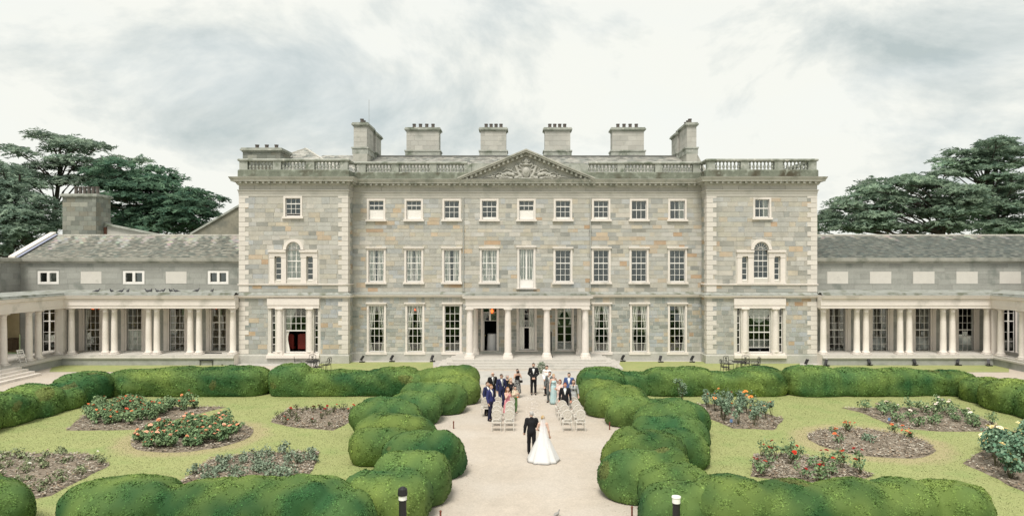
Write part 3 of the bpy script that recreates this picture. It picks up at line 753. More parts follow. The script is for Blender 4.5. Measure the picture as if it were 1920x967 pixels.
# ---- porch: four columns, entablature, platform and wide shallow steps
YC = 51.0; FZ = .55
def column(mb, cx, cy, z0, z1, r=.26, ped_h=.36, n=20, ry=1):
    w_ = r*1.42
    mb.box(cx-w_, cx+w_, cy-w_*ry, cy+w_*ry, z0, z0+ped_h*.45); hgt = z1 - z0
    mb.lathe(cx, cy, [(w_*.98, z0+ped_h*.45), (r*1.28, z0+ped_h*.8), (r*1.25, z0+ped_h), (r*1.05, z0+ped_h*1.12), (r, z0+ped_h*1.2), (r*.995, z0+hgt*.35), (r*.93, z0+hgt*.7), (r*.84, z1-.30), (r*.9, z1-.295), (r*.9, z1-.26), (r*.84, z1-.25), (r*.86, z1-.18), (r*1.12, z1-.09)], n)
    mb.box(cx-r*1.2, cx+r*1.2, cy-r*1.2*ry, cy+r*1.2*ry, z1-.09, z1-.001)
for px in (880.6, 952.4, 1025.2, 1097.6):
    c = MB(); column(c, X(px, YC), YC, FZ, 4.30); o = c.build('column', TRIM, house)
for px in (892, 1086):
    c = MB(); column(c, X(px, YM-.25), YM-.25, FZ, 4.30, r=.2); c.build('column', TRIM, house)
xa, xb = X(873.5, YC-.3), X(1105.5, YC-.3)
mb = MB(); mb.sweep([(xa, YM), (xa, YC-.3), (xb, YC-.3), (xb, YM)], [(-.6, 4.302), (0, 4.302), (0, 4.52), (.03, 4.52), (.03, 4.97), (.06, 5.0), (.22, 5.06), (.25, 5.19), (.28, 5.24), (-.6, 5.3)], closed=True)
mb.build('porch_entablature', TRIM, house)
MB().box(xa+.5, xb-.5, YC+.2, YM, 4.6, 4.7).build('porch_ceiling', TRIM, house)
mb = MB(); mb.prism([(xa-.25, 5.245), (xb+.25, 5.245), (xb-.3, 5.42), (xa+.3, 5.42)], YC-.5, YM-.3); mb.build('porch_roof', LEAD, house)
MB().box(-5.55, 5.75, 50.2, YM-.12, 0, FZ).build('porch_floor', STEP, house)
for k in range(4):
    z1 = FZ - .1375*(k) ; e_ = .36*(k)
    if k: MB().box(-5.55-e_, 5.75+e_, 50.2-.40*k, YM-.13-.02*k, 0.0, z1 - .002*k).build('step', STEP, house)
# drain pipes
for px, Y in ((869, YM), (1107, YM), (660.5, YM), (1317, YM)):
    d = MB(); x = X(px, Y)
    d.tube([(x, Y-.08, 5.4), (x, Y-.08, 12.75)], .05, 8)
    for z in (6.2, 8.2, 10.2, 12.2): d.box(x-.09, x+.09, Y-.1, Y-.0, z, z+.06)
    d.build('drain_pipe', mat('grey_pipe', (.36, .36, .33), var=.1, bump=0), house)

# ---- roofs
def slates(mb, P0, u, v, nu, nv, pal, t=.012, keep=None, lichen=0):
    """rows of lapped slates on a slope: P0 eave corner, u along the eave, v up the slope (vectors per slate)"""
    u = Vector(u); v = Vector(v); n = u.cross(v).normalized()
    for j in range(nv):
        for i in range(-1, nu):
            s0 = i + (.5 if j % 2 else 0); a = max(s0, 0); b = min(s0+1, nu)
            if b - a < .1: continue
            if keep and not keep((a+b)/2/nu, (j+.5)/nv): continue
            k = random.uniform(.72, 1.28); c = random.choice(pal); c = (c[0]*k, c[1]*k, c[2]*k)
            if lichen:                                      # pale lichen creeping down in streaks from the ridge
                s_, t_ = i/nu, j/nv; q = t_ - (1.02 - lichen*(.30 + .22*math.sin(61*s_+6*t_+1) + .2*math.sin(157*s_+11*t_) + .12*math.sin(23*s_)))
                q = min(1, max(0, q*5 + random.uniform(-.12, .12))); c = tuple(a_*(1-q) + b_*q*random.uniform(.85, 1.1) for a_, b_ in zip(c, (.42, .405, .36)))
            p = Vector(P0) + u*(a+.015) + v*j; q = Vector(P0) + u*(b-.015) + v*j; up = v*1.12; lift = n*(t*2.2+random.uniform(0, .006)); lo = n*.002
            vs = [p+lift, q+lift, q+up+lo, p+up+lo, p+lift-n*t, q+lift-n*t]
            mb.add([tuple(x) for x in vs], [(0, 1, 2, 3), (4, 5, 1, 0)], c)
PAL_SL = [(.17, .18, .155), (.20, .20, .17), (.145, .16, .14), (.23, .225, .19), (.27, .26, .22)]
PAL_SD = [(.12, .135, .12), (.105, .12, .11), (.14, .15, .13), (.16, .165, .145)]
PAL_MR = [(.30, .30, .27), (.34, .33, .30), (.26, .27, .25), (.38, .37, .33), (.22, .23, .21)]
def roof(parent, x0, x1, y0, z0, y1, z1, sw, rows, pal, m, name='roof', cap=None, lichen=0):
    base = MB(); base.add([(x0, y0, z0), (x1, y0, z0), (x1, y1, z1), (x0, y1, z1), (x0, y1+(y1-y0), z0), (x1, y1+(y1-y0), z0)], [(0, 1, 2, 3), (3, 2, 5, 4), (0, 3, 4), (1, 5, 2), (0, 4, 5, 1)])
    r = base.build(name, LEAD, parent); mb = MB()
    nu = round((x1-x0)/sw); slates(mb, (x0, y0, z0), ((x1-x0)/nu, 0, 0), (0, (y1-y0)/rows, (z1-z0)/rows), nu, rows, pal, lichen=lichen)
    mb.build('slate', m, r, tint=True)['kind'] = 'stuff'
    if cap:
        n = round((x1-x0)/.8)
        for i in range(n): MB().prism([(x0+(x1-x0)*i/n+.01, z1-.03), (x0+(x1-x0)*(i+1)/n-.01, z1-.03), (x0+(x1-x0)*(i+1)/n-.01, z1+.10), (x0+(x1-x0)*i/n+.01, z1+.10)], y1-.16, y1+.16).build('ridge_tile', cap, r)
    return r
RIDGE = mat('ridge_stone', (.50, .48, .43), var=.15, bump=.2, stain=((.3, .3, .27), 1.2, .55, .7))
RIDGED = mat('ridge_dark', (.14, .14, .13), var=.2, bump=.2)
SL_MAIN = mat('slate_pale', (1, 1, 1), tint=True, rough=.7, var=.25, scale=2, bump=.2, stain=((.45, .44, .40), 1.2, .5, .68, (1.4, .8, .8)))
roof(house, X(690, 60), X(1292, 60), 54.6, 14.9, 60, Zh(292, 60)-.1, .42, 16, PAL_MR, SL_MAIN, cap=RIDGED)
roof(house, XLI-4.2, X(690, 60)-.02, 55.6, 15.0, 60, Zh(292, 60)+.02, .42, 14, PAL_MR, SL_MAIN)
# pyramid roof behind the left pavilion parapet
pyr = MB(); ax, ay, az = X(573, 57.2), 57.2, Zh(279, 57.2); b = [(ax-3.9, 53.4, 14.9), (ax+3.9, 53.4, 14.9), (ax+3.9, 61, 14.9), (ax-3.9, 61, 14.9)]
pyr.add(b + [(ax, ay, az)], [(0, 1, 4), (1, 2, 4), (2, 3, 4), (3, 0, 4), (3, 2, 1, 0)]); pr = pyr.build('hip_roof', LEAD, house)
sm = MB(); slates(sm, b[0], (7.8/19, 0, 0), (0, 3.8/14, (az-14.9)/14), 19, 14, PAL_MR, keep=lambda s, t: abs(s-.5) < .5*(1-t)); sm.build('slate', SL_MAIN, pr, tint=True)['kind'] = 'stuff'
for s in (0, 1): MB().bar(b[s], (ax, ay, az+.02), .2, .1).build('hip_tile', RIDGE, pr)
flat = MB(); flat.box(XLO+.3, XLI-.3, YP+.4, 66, 14.3, 14.5); flat.box(XRI+.3, XRO-.3, YP+.4, 66, 14.3, 14.5); flat.build('flat_roof', LEAD, house)

# ---- chimneys
def chimney(parent, x0, x1, y0, y1, z0, z1, pots, axis='x', base=.45, pale=True, name='chimney', blocks=True, poth=.42):
    b = MB(); b.box(x0+.03, x1-.03, y0+.03, y1-.03, z0, z1); ch = b.build(name, MORTAR, parent)
    cap = MB()
    for o, a, d in ((.06, 0, .10), (.16, .10, .22), (.10, .22, .32)): cap.box(x0-o, x1+o, y0-o, y1+o, z1+a, z1+d)
    cap.build('chimney_cap', PARA, ch)
    if base:
        bs = MB(); bs.box(x0-.1, x1+.1, y0-.1, y1+.1, z0, z0+base); bs.box(x0-.16, x1+.16, y0-.16, y1+.16, z0+base, z0+base+.12); bs.build('chimney_base', PARA, ch)
    z = z0 + (base+.12 if base else 0); h = .42; j = 0
    cols = [(.45, .435, .395), (.42, .41, .375), (.47, .455, .415)] if pale else [(.235, .245, .21), (.19, .20, .175), (.275, .275, .235), (.245, .235, .19)]
    while z < z1 - .05:                                     # ashlar blocks, front and both flanks
        hh = min(h, z1 - z)
        for (a0, a1, fix, ax) in ((x0, x1, y0, 'f'), (y0, y1, x0, 'l'), (y0, y1, x1, 'r')):
            n = max(1, round((a1-a0)/.75)); off = (.5 if j % 2 else 0)
            cuts = [a0] + [a0 + (a1-a0)*(i+off)/n for i in range(0 if off else 1, n)] + [a1]
            for c0, c1 in zip(cuts, cuts[1:]):
                if c1 - c0 < .05: continue
                k = random.uniform(.93, 1.05) if pale else random.uniform(.75, 1.2); c = random.choice(cols); c = tuple(t*k for t in c); g = .006
                if ax == 'f': bx = (c0+g, c1-g, fix, fix+.06)
                elif ax == 'l': bx = (fix, fix+.06, c0+.061+g if c0 == a0 else c0+g, c1-g)
                else: bx = (fix-.06, fix, c0+.061+g if c0 == a0 else c0+g, c1-g)
                MB().box(*bx, z+g, z+hh-g, c).build('block', ASH, ch, tint=True)
        z += hh; j += 1
    for i in range(pots):
        t = (i+.5)/pots*.78 + .11; px, py = (x0+(x1-x0)*t, (y0+y1)/2) if axis == 'x' else ((x0+x1)/2, y0+(y1-y0)*t)
        p = MB(); p.lathe(px, py, [(.2, z1+.32), (.2, z1+.38), (.155, z1+.42), (.135, z1+.32+poth*.8), (.17, z1+.32+poth*.85), (.17, z1+.32+poth), (.11, z1+.32+poth), (.10, z1+.32+poth*.7)], 10); p.build('chimney_pot', POT, ch)
    return ch
for a, b in ((762, 823), (901, 949), (1021.5, 1069.5), (1148, 1207.5)):
    chimney(house, X(a, 60), X(b, 60), 60, 61.2, Zh(294, 60), Zh(246, 60), 4)
for sg, (a, b) in ((-1, (663, 688)), (1, (1288, 1306))):
    x0, x1 = X(a, 57), X(b, 57); zt = Zh(237, 57)
    chimney(house, x0, x1, 57, 59.6, Zh(289, 57), zt, 3, 'y')
    chimney(house, x0 + (.1 if sg < 0 else -.15), x1 + (.15 if sg < 0 else -.1), 59.75, 62.1, Zh(289, 57), zt-.25, 3, 'y')
    MB().box(x0-.05, x1+.05, 56.9, 62, 14.3, Zh(289, 57)).build('chimney_foot', TRIMW, house)
    if sg > 0: MB().prism([(x1+.05, 14.9), (x1+1.1, 14.9), (x1+.05, Zh(287, 57))], 57.1, 58.2).build('buttress', TRIMW, house)
chimney(house, X(455, 53.2), X(526, 53.2), 53.2, 55.4, 14.4, Zh(285, 53.2), 3, 'x', base=0, pale=False)
MB().tube([(X(689, 58), 58.6, 16), (X(689, 58), 58.6, Zh(184, 58))], .018, 5).build('aerial', mat('aerial_metal', (.35, .36, .36), var=0, bump=0), house)
# ------------------------------------------------------------------ the two colonnaded wings
YW, YB = 51.8, 54.0
def wing(sg):
    side = 'left' if sg < 0 else 'right'
    root = thing('colonnade_wing', 'low wing on the left with grey upper wall, lichened slate roof and pale columns' if sg < 0 else 'low wing on the right with dark slate roof, five blank panels and pale columns', 'wing', (sg*30, YB, 0))
    xi = XLO if sg < 0 else XRO; xo = sg*40.1; xc = sg*34.95
    lo, hi = (xo, xi) if sg < 0 else (xi, xo)
    W = lambda px0, px1, y0=577.5, y1=660: rect(px0, px1, y0, y1, YB)
    if sg < 0:
        wins = [(W(159, 187), 's'), (W(238, 266), 's'), (W(317.5, 346), 's'), (W(397, 424), 'd')]; doors = [W(79, 103.5)]
        ups = [(71.5, 110), (231.5, 270.5), (390.5, 428)]; blanks = [(151.5, 190.5), (311, 350)]
        cols = [109.5, 134.3, 198, 214.5, 279, 294.2, 357, 373.5, 436.8]; sidec = [49.3, 48.35, 45.95, 45.0, 42.6]
    else:
        wins = [(W(1555, 1584.5), 's'), (W(1635.5, 1664), 's'), (W(1716, 1744), 's'), (W(1796.7, 1825), 's')]; doors = [W(1881.5, 1903)]
        ups = []; blanks = [(1551, 1590), (1631, 1671), (1712, 1752), (1793, 1833), (1874, 1914)]
        cols = [1543.8, 1606.4, 1623.5, 1687.6, 1704.7, 1768.3, 1785.6, 1850]; sidec = [51.0, 48.8, 47.7, 45, 44]
    upr = [rect(a, b, 508.5, 532, YB) for a, b in ups]; blr = [rect(a, b, 509, 531.5, YB) for a, b in blanks]
    holes = [w for w, _ in wins] + doors + upr
    wl = MB(); holed_wall(wl, YB, lo, hi, 0, 8.0, holes)
    s0, s1 = 40.5, 52.4                                     # flank wall running towards the garden, with an open bay
    wl.quad((xo, s1+1.6, 4.3), (xo, s1, 4.3), (xo, s1, 8), (xo, s1+1.6, 8)); wl.quad((xo, s0-3, 0), (xo, s0-3, 8), (xo, s0+1, 8), (xo, s0+1, 0)); wl.quad((xo, s0+1, 4.3), (xo, s0+1, 8), (xo, s1, 8), (xo, s1, 4.3))
    wall_ = wl.build('wall', RENDERJ, root)
    it = []
    for z0, z1, hr in ((.75, 4.4, (.4, .5)), (5.5, 7.86, (.42, .5))):
        for a, b, c, d in lay(lo, hi, z0, z1, [(h[0]-.12, h[1]+.12, h[2]-.1, h[3]+.12) for h in holes] + [(h[0], h[1], h[2], h[3]) for h in blr], hr, (.9, 1.5), .014):
            k = random.uniform(.88, 1.1); it.append(((b-a)*(d-c), a, b, YB-.012, YB+.02, c, d, (.335*k, .335*k, .305*k)))
    place_stones(it, wall_, 'ashlar_block', 'small_ashlar_block', RENDER)
    fx = MB()                                               # flank wall blocks
    for j, z in enumerate(np.arange(5.5, 7.8, .46)):
        for y in np.arange(41.2, 53.8, 1.2):
            k = random.uniform(.88, 1.1); fx.box(min(xo, xo-sg*.015), max(xo, xo-sg*.015), y + (.6 if j % 2 else 0), min(y+1.186+(.6 if j % 2 else 0), 53.96), z, z+.446, (.32*k, .32*k, .295*k))
    fx.build('flank_block', RENDER, wall_, tint=True)['kind'] = 'stuff'
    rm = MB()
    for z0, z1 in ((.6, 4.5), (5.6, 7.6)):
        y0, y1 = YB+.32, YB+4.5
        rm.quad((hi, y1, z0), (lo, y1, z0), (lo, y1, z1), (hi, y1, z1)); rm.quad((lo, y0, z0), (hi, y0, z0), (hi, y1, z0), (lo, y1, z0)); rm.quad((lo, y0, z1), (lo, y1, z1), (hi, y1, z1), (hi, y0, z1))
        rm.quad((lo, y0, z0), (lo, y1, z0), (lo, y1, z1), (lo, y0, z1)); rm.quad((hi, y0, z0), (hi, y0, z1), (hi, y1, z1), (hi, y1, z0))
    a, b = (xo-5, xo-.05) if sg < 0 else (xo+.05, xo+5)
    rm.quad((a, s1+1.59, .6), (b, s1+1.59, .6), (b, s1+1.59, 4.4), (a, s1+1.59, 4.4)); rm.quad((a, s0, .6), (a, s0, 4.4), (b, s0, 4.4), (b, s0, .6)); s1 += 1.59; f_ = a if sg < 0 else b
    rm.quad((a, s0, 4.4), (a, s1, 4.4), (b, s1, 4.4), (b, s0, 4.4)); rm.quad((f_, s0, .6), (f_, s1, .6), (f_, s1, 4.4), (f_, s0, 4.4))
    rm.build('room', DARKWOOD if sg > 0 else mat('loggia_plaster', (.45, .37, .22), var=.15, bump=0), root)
    for w_, k in wins:
        if k == 's': window(root, YB, *w_, 3, [1]*6, sur=.13, sill=.14, meet=3)
        else: window(root, YB, *w_, 2, [1, 1, 1.05, 1.05, 1.05, 1.0], sur=.13, sill=.1, door=True, meet=2, name='french_door')
        for s_, xx in ((-1, w_[0]), (1, w_[1])):            # flat pilasters with scrolled brackets either side
            q = MB(); x0, x1 = sorted((xx + s_*.14, xx + s_*.42)); q.box(x0, x1, YB-.10, YB+.05, .75, 3.95)
            q.box(x0-.03, x1+.03, YB-.16, YB+.05, 3.95, 4.05); q.prism([(x0, 4.05), (x1, 4.05), (x1, 4.42), (x0, 4.42)], YB-.2, YB+.05); q.lathe((x0+x1)/2, YB-.24, [(.06, 4.1), (.09, 4.15), (.11, 4.3), (.09, 4.4)], 8)
            q.build('pilaster', TRIM, root)
    for w_ in doors: window(root, YB, *w_, 2, [.6, 1.1, 1.5, 1.3, 1.3], sur=.13, sill=.08, door=True, meet=2, name='french_door')
    for w_ in upr: window(root, YB, *w_, 2, [1], sur=.0, sill=0, door=True, bar=.1, name='attic_window', rail=.16)
    for i, w_ in enumerate(upr):
        f = MB(); f.box(w_[0]-.02, w_[0]+.16, YB-.02, YB+.088, w_[2]-.02, w_[3]+.02); f.box(w_[1]-.16, w_[1]+.02, YB-.02, YB+.088, w_[2]-.02, w_[3]+.02); f.box(w_[0]+.16, w_[1]-.16, YB-.02, YB+.088, w_[3]-.12, w_[3]+.02); f.box(w_[0]+.16, w_[1]-.16, YB-.02, YB+.088, w_[2]-.02, w_[2]+.14); f.box((w_[0]+w_[1])/2-.1, (w_[0]+w_[1])/2+.1, YB-.025, YB+.088, w_[2]+.14, w_[3]-.12); f.build('window_frame', WHITE, root)
    pm = mat('blank_panel_plaster', (.60, .57, .52), var=.06, bump=.06, stain=((.42, .41, .37), 1.2, .62, .75))
    for w_ in blr: MB().box(w_[0], w_[1], YB-.02, YB+.04, w_[2], w_[3]).build('blank_panel', pm, root)
    if sg < 0: MB().box(xo-.03, xo+.03, 48.2, 50.4, rect(0, 1, 508, 532, 50)[2], rect(0, 1, 508, 532, 50)[3]).build('blank_panel', pm, root)
    # raised floor of the colonnade, plinth wall, coping
    path = [(xc+sg*0, 38), (xc, 51.2), (xi, 51.2)] if sg < 0 else [(xi, 51.2), (xc, 51.2), (xc, 38)]
    p = MB(); p.sweep(path, [(.0, 0), (.0, .50), (-.1, .5)]); p.build('plinth', mat('wing_plinth', (.35, .355, .335), var=.14, scale=.8, bump=.15, stain=((.2, .21, .19), .8, .5, .75)), root)
    p = MB(); p.sweep(path, [(-.1, .50), (.10, .50), (.10, .62), (.02, .66), (.02, .75), (-5.2 if False else -2.9, .752)]); p.build('floor', STEP, root)
    MB().box(min(xo, xc-sg*-.08), max(xo, xc-sg*-.08), 38, 52, .3, .748).build('flank_floor', STEP, root)
    MB().box(min(xi, xi-sg*.0+sg*.4), max(xi, xi+sg*.4), 51.215, 52.19, 0, .745).build('plinth_end', TRIM, root)
    # columns, pilaster pieces at the corner, pedestals
    cm = MB(); column(cm, 0, 0, 0, 3.50, r=.225, ped_h=.22, n=16); proto = cm.build('column', TRIM); cmesh = proto.data; bpy.data.objects.remove(proto)
    og = origin(root); cmesh.polygons.foreach_set('use_smooth', [len(q.vertices) == 4 for q in cmesh.polygons])
    for px in cols: o = link('column', cmesh, None, root); o.location = (X(px, YW)-og[0], YW-og[1], .75)
    for y in sidec: o = link('column', cmesh, None, root); o.location = (sg*35.35-og[0], y-og[1], .75)
    o = MB(); xp = sg*35.3; o.box(xp-.2, xp+.2, YW-.2, YW+.2, .75, 4.25); o.build('corner_pier', TRIM, root)
    # entablature, its lead roof and ceiling
    ep = [(xc, 38), (xc, 51.45), (xi, 51.45)] if sg < 0 else [(xi, 51.45), (xc, 51.45), (xc, 38)]
    en = MB(); en.sweep(ep, [(-.62, 4.25), (.0, 4.25), (.0, 4.46), (.04, 4.46), (.04, 4.93), (.07, 4.96), (.20, 5.02), (.22, 5.12), (.27, 5.19), (.27, 5.23), (-.62, 5.24)], closed=True); en.build('entablature', TRIM, root)
    rf = MB(); rf.sweep(ep, [(.28, 5.232), (.27, 5.29), (.12, 5.30), (.10, 5.42), (-.3, 5.44), (-.32, 5.36), (-2.5, 5.56)]); rf.build('colonnade_roof', LEAD, root)
    ce = MB(); ce.sweep(ep, [(-.6, 4.30), (-2.6, 4.31)]); ce.build('ceiling', TRIM, root)
    # cornice, gutter and slate roof
    cn = MB(); cp = [(xo, 38), (xo, YB), (xi, YB)] if sg < 0 else [(xi, YB), (xo, YB), (xo, 38)]
    cn.sweep(cp, [(-.02, 7.64), (.06, 7.66), (.10, 7.76), (.30, 7.80), (.34, 7.96), (.36, 8.06), (-.3, 8.08)]); cn.build('cornice', TRIMW, root)
    if sg < 0:
        r = roof(root, -40.3, xi-.02, 53.75, 8.0, 58.4, 10.0, .30, 24, PAL_SL, SLATE, cap=RIDGE, lichen=1.0)
        MB().add([(-40.75, 53.6, 8.0), (-40.25, 53.6, 8.0), (-40.25, 58.4, 10.12), (-40.75, 58.4, 10.12), (-40.75, 53.6, 8.2), (-40.25, 53.6, 8.2), (-40.25, 58.4, 10.3), (-40.75, 58.4, 10.3)], [(0,3,2,1),(4,5,6,7),(0,1,5,4),(1,2,6,5),(2,3,7,6),(3,0,4,7)]).build('verge_coping', TRIM, r)
        MB().bar((-40.12, 53.7, 8.12), (-40.12, 58.35, 10.12), .22, .02).build('verge_flashing', mat('blue_lead', (.27, .29, .38), var=.1, bump=0), r)
        MB().box(-46, -40.15, 52.6, 55, 4.5, 8.0, (.33, .33, .30)).build('side_block', RENDER, root, tint=True)
    else:
        roof(root, xi+.02, 46.5, 53.75, 8.0, 58.4, 10.0, .30, 24, PAL_SD, SLATE_R, cap=RIDGE, lichen=.45)
        MB().box(40.15, 46.5, 54.05, 58, 4.5, 8.0, (.33, .33, .30)).build('side_block', RENDER, root, tint=True)
    finish_panes(root)
    return root
LW = wing(-1); RW = wing(1)
# steps from the left flank colonnade down to the path
stp = thing('garden_steps', 'white stone steps below the open bay of the left colonnade', 'steps', (-34.6, 45.0, 0))
for k in range(4): MB().box(-35, -34.35+.36*(3-k)-.0, 42.6, 46.3-.0+.12*(3-k), .16*k + (.0 if k else 0), .16*(k+1)).build('step', TRIM, stp)

# ------------------------------------------------------------------ buildings behind the wings
rb = thing('rear_building', 'grey stone building behind the left wing roof carrying a big stone chimney stack', 'building', (-38, 64, 0))
MB().box(-44.5, -33.5, 63, 70, 0, 10.2).build('wall', mat('rear_wall', (.34, .34, .31), var=.15, scale=.8, bump=.2, stain=((.2, .21, .18), .7, .5, .7)), rb)
Yr = 62.6
MB().prism([(X(190, Yr), 9.6), (X(330, Yr), 9.6), (X(298, Yr), Zh(440, Yr)), (X(205, Yr), Zh(424, Yr)), (X(190, Yr), Zh(424, Yr))], Yr, Yr+.4).build('gable_wall', mat('pale_render', (.55, .53, .48), var=.08, bump=.1), rb)
MB().bar((X(200, Yr), Yr+.1, Zh(421, Yr)), (X(302, Yr), Yr+.1, Zh(441, Yr)), .7, .16).build('coping', PARA, rb)
MB().box(X(177, Yr), X(200, Yr), Yr-.05, Yr+.9, 9.4, Zh(417, Yr)).build('stair_head', LEAD, rb)
MB().box(X(191, Yr), X(201, Yr), Yr-.08, Yr-.04, 9.6, Zh(426, Yr)).build('brown_door', mat('brown_timber', (.13, .06, .04), var=.1), rb)
chimney(rb, X(117, 61.4), X(180, 61.4), 61.4, 63.6, 8.5, Zh(370, 61.4), 6, 'x', base=0, pale=False, name='chimney_stack', poth=.75)
rw_ = thing('rear_wing', 'brown lichened gable rising behind the left wing beside the main house', 'building', (-26, 62, 0))
Yr = 61.0
MB().prism([(X(362, Yr), 9), (X(460, Yr), 9), (X(460, Yr), Zh(380, Yr)), (X(449, Yr), Zh(386.5, Yr)), (X(362, Yr), Zh(437, Yr))], Yr, Yr+6).build('gable', mat('lichened_render', (.25, .235, .185), var=.2, scale=.9, bump=.2, stain=((.17, .17, .14), 1.2, .5, .7), spot=((.42, .41, .36), 5, .66, .72)), rw_)
MB().bar((X(358, Yr), Yr+.1, Zh(438.5, Yr)), (X(455, Yr), Yr+.1, Zh(382, Yr)), .5, .16).build('coping', PARA, rw_)

# ------------------------------------------------------------------ things seen at the windows
ordn = ['leftmost', 'second from the left', 'third from the left', 'fourth from the left']
for i in range(4):
    a, b, c, d = F_R[i]; curtain('pale net curtains in the first-floor window %s of the main front' % ordn[i], YM+.155, a, b, c, d, 'drape', gap=(.12, .1, .2, .04)[i])
a, b, c, d = F_R[4]; curtain('white net curtains behind the middle first-floor glazed door', YM+.155, a, b, c+.6, d, 'drape', gap=.06)
for i, nm in ((0, 'left of the porch, nearest the left pavilion'), (1, 'left of the porch, under a red lamp')):
    a, b, c, d = G_R[i]; curtain('cream curtains tied back in the ground-floor window ' + nm, YM+.155, a, b, c, d, 'tied')
for i, nm in ((3, 'just right of the porch'), (4, 'second right of the porch')):
    a, b, c, d = G_R[i]; curtain('cream curtains tied back in the ground-floor window ' + nm, YM+.155, a, b, c, d, 'tied')
a, b, c, d = G_R[5]; curtain('cream curtain swept to one side above a gilt chair', YM+.155, a, b, c, d, 'tied', side=1)
a, b, c, d = P_R[1]; curtain('white curtains parted in the open window at the middle of the porch', YM+.155, a, b, c, d, 'drape', gap=.3)
a, b, c, d = P_R[2]; curtain('dark-parted cream curtains inside the right porch door', YM+.155, a, b, c+2, d, 'tied')
for r, nm in ((A_R[8], 'rightmost small attic window of the main front'), (PR['attic'], 'small attic window of the right pavilion')):
    a, b, c, d = r; curtain('white curtain half drawn in the ' + nm, (YP if r is PR['attic'] else YM)+.36, a+(b-a)*.62, b, c, d, 'full')
a, b, c, d = PL['mid']; curtain('pale net curtain filling the arched window of the left pavilion', YP+.18, a, b, c, arch_top, 'full')
a, b, c, d = PR['gm']; curtain('scalloped white festoon blind in the right pavilion ground-floor window', YP+.33, a, b, d-1.15, d, 'swag', name='festoon_blind')
a, b, c, d = PL['gm']; curtain('pale curtain caught at the side of the raised left pavilion sash', YP+.33, a, b, c, d, 'tied', side=-1)
a, b, c, d = rect(159, 187, 577.5, 660, YB); curtain('white and grey curtain in the left wing window nearest the corner', YB+.155, a, b-.35, c, d, 'tied', side=-1)
a, b, c, d = rect(238, 266, 577.5, 660, YB); curtain('plain white blind over the lower half of a left wing window', YB+.2, a, b, c, c+1.7, 'full', name='blind')
def chandelier(label, x, Y, z, n=5, r=.28, s=.07):
    t = thing('chandelier', label, 'lamp', (x, Y, z), group='lit lamps seen through windows')
    m = MB(); m.tube([(x, Y, z+.5), (x, Y, z)], .015, 6)
    for i in range(n):
        a = 2*PI*i/n; m.tube([(x, Y, z), (x+r*.6*math.cos(a), Y+r*.6*math.sin(a), z-.08), (x+r*math.cos(a), Y+r*math.sin(a), z)], .012, 5)
    m.build('frame', GILT, t)
    for i in range(n):
        a = 2*PI*i/n; b = MB(); b.lathe(x+r*math.cos(a), Y+r*math.sin(a), [(.01, z), (s, z+.04), (s*.8, z+.12), (.01, z+.17)], 8); b.build('bulb', LAMP, t)
    return t
chandelier('glowing red chandelier in the second ground-floor window from the left', X(779, YM+1), YM+1.0, Zh(582, YM+1), 6, .22, .09)
chandelier('small warm chandelier in the left wing window nearest the corner', X(180, YB+.9), YB+.9, Zh(579.5, YB+.9), 4, .35)
chandelier('small warm chandelier in the glazed door of the left wing', X(409, YB+.9), YB+.9, Zh(578.5, YB+.9), 4, .35)
t = thing('lantern', 'orange lit lantern hanging above the open porch door', 'lamp', (X(922.5, YM-.9), YM-.9, 0))
x, Y, z = X(922.5, YM-.9), YM-.9, Zh(588, YM-.9)
m = MB(); m.tube([(x, Y, 4.6), (x, Y, z+.5)], .014, 6)
for a in range(6): m.tube([(x+.17*math.cos(a*PI/3), Y+.17*math.sin(a*PI/3), z+.02), (x+.17*math.cos(a*PI/3), Y+.17*math.sin(a*PI/3), z+.4)], .012, 5)
m.lathe(x, Y, [(.18, z), (.19, z+.03), (.05, z+.031)], 6); m.lathe(x, Y, [(.2, z+.39), (.08, z+.5), (.01, z+.52)], 6); m.build('cage', GILT, t)
b = MB(); b.lathe(x, Y, [(.02, z+.06), (.10, z+.1), (.12, z+.22), (.08, z+.34), (.02, z+.37)], 10); b.build('bulb', LAMP, t)
def cloth_table(label, x, Y, z, r, h, group=None):
    mb = MB(); v = []; n = 40
    mb.lathe(x, Y, [(r, z+h-.02), (r, z+h), (.01, z+h+.003)], n)
    fs = []
    for j in range(6):
        for i in range(n):
            a = 2*PI*i/n; t_ = j/5; rr = r*(1 + .12*t_ + .05*t_*math.sin(9*a)); v.append((x+rr*math.cos(a), Y+rr*math.sin(a), z+h-t_*(h-.03)))
    fs = [(j*n+i, (j+1)*n+i, (j+1)*n+(i+1) % n, j*n+(i+1) % n) for j in range(5) for i in range(n)]
    mb.add(v, fs); o = mb.build('draped_table', LINEN, smooth=True); return tag(o, label, 'table', group)
cloth_table('tall table under a white cloth standing just inside the open porch door', X(922, YM+.95)+.08, YM+1.0, .56, .42, 1.45)
for px, nm in ((1643, 'second'), (1723, 'third'), (1803, 'fourth')):
    cloth_table('white draped table behind the %s right wing window from the house' % nm, X(px, YB+.95), YB+1.0, .75, .62, .95, 'draped tables inside the right wing')
bx = MB(); x = X(1425, YP+1.3); bx.box(x-1.1, x+1.1, YP+1.0, YP+1.9, 1.6, 1.66); bx.box(x-1.1, x+1.1, YP+.99, YP+1.0, 1.0, 1.6); bx.box(x-.07, x+.07, YP+1.3, YP+1.44, .6, 1.0); tag(bx.build('long_table', LINEN), 'long white-clothed table inside the right pavilion window', 'table')
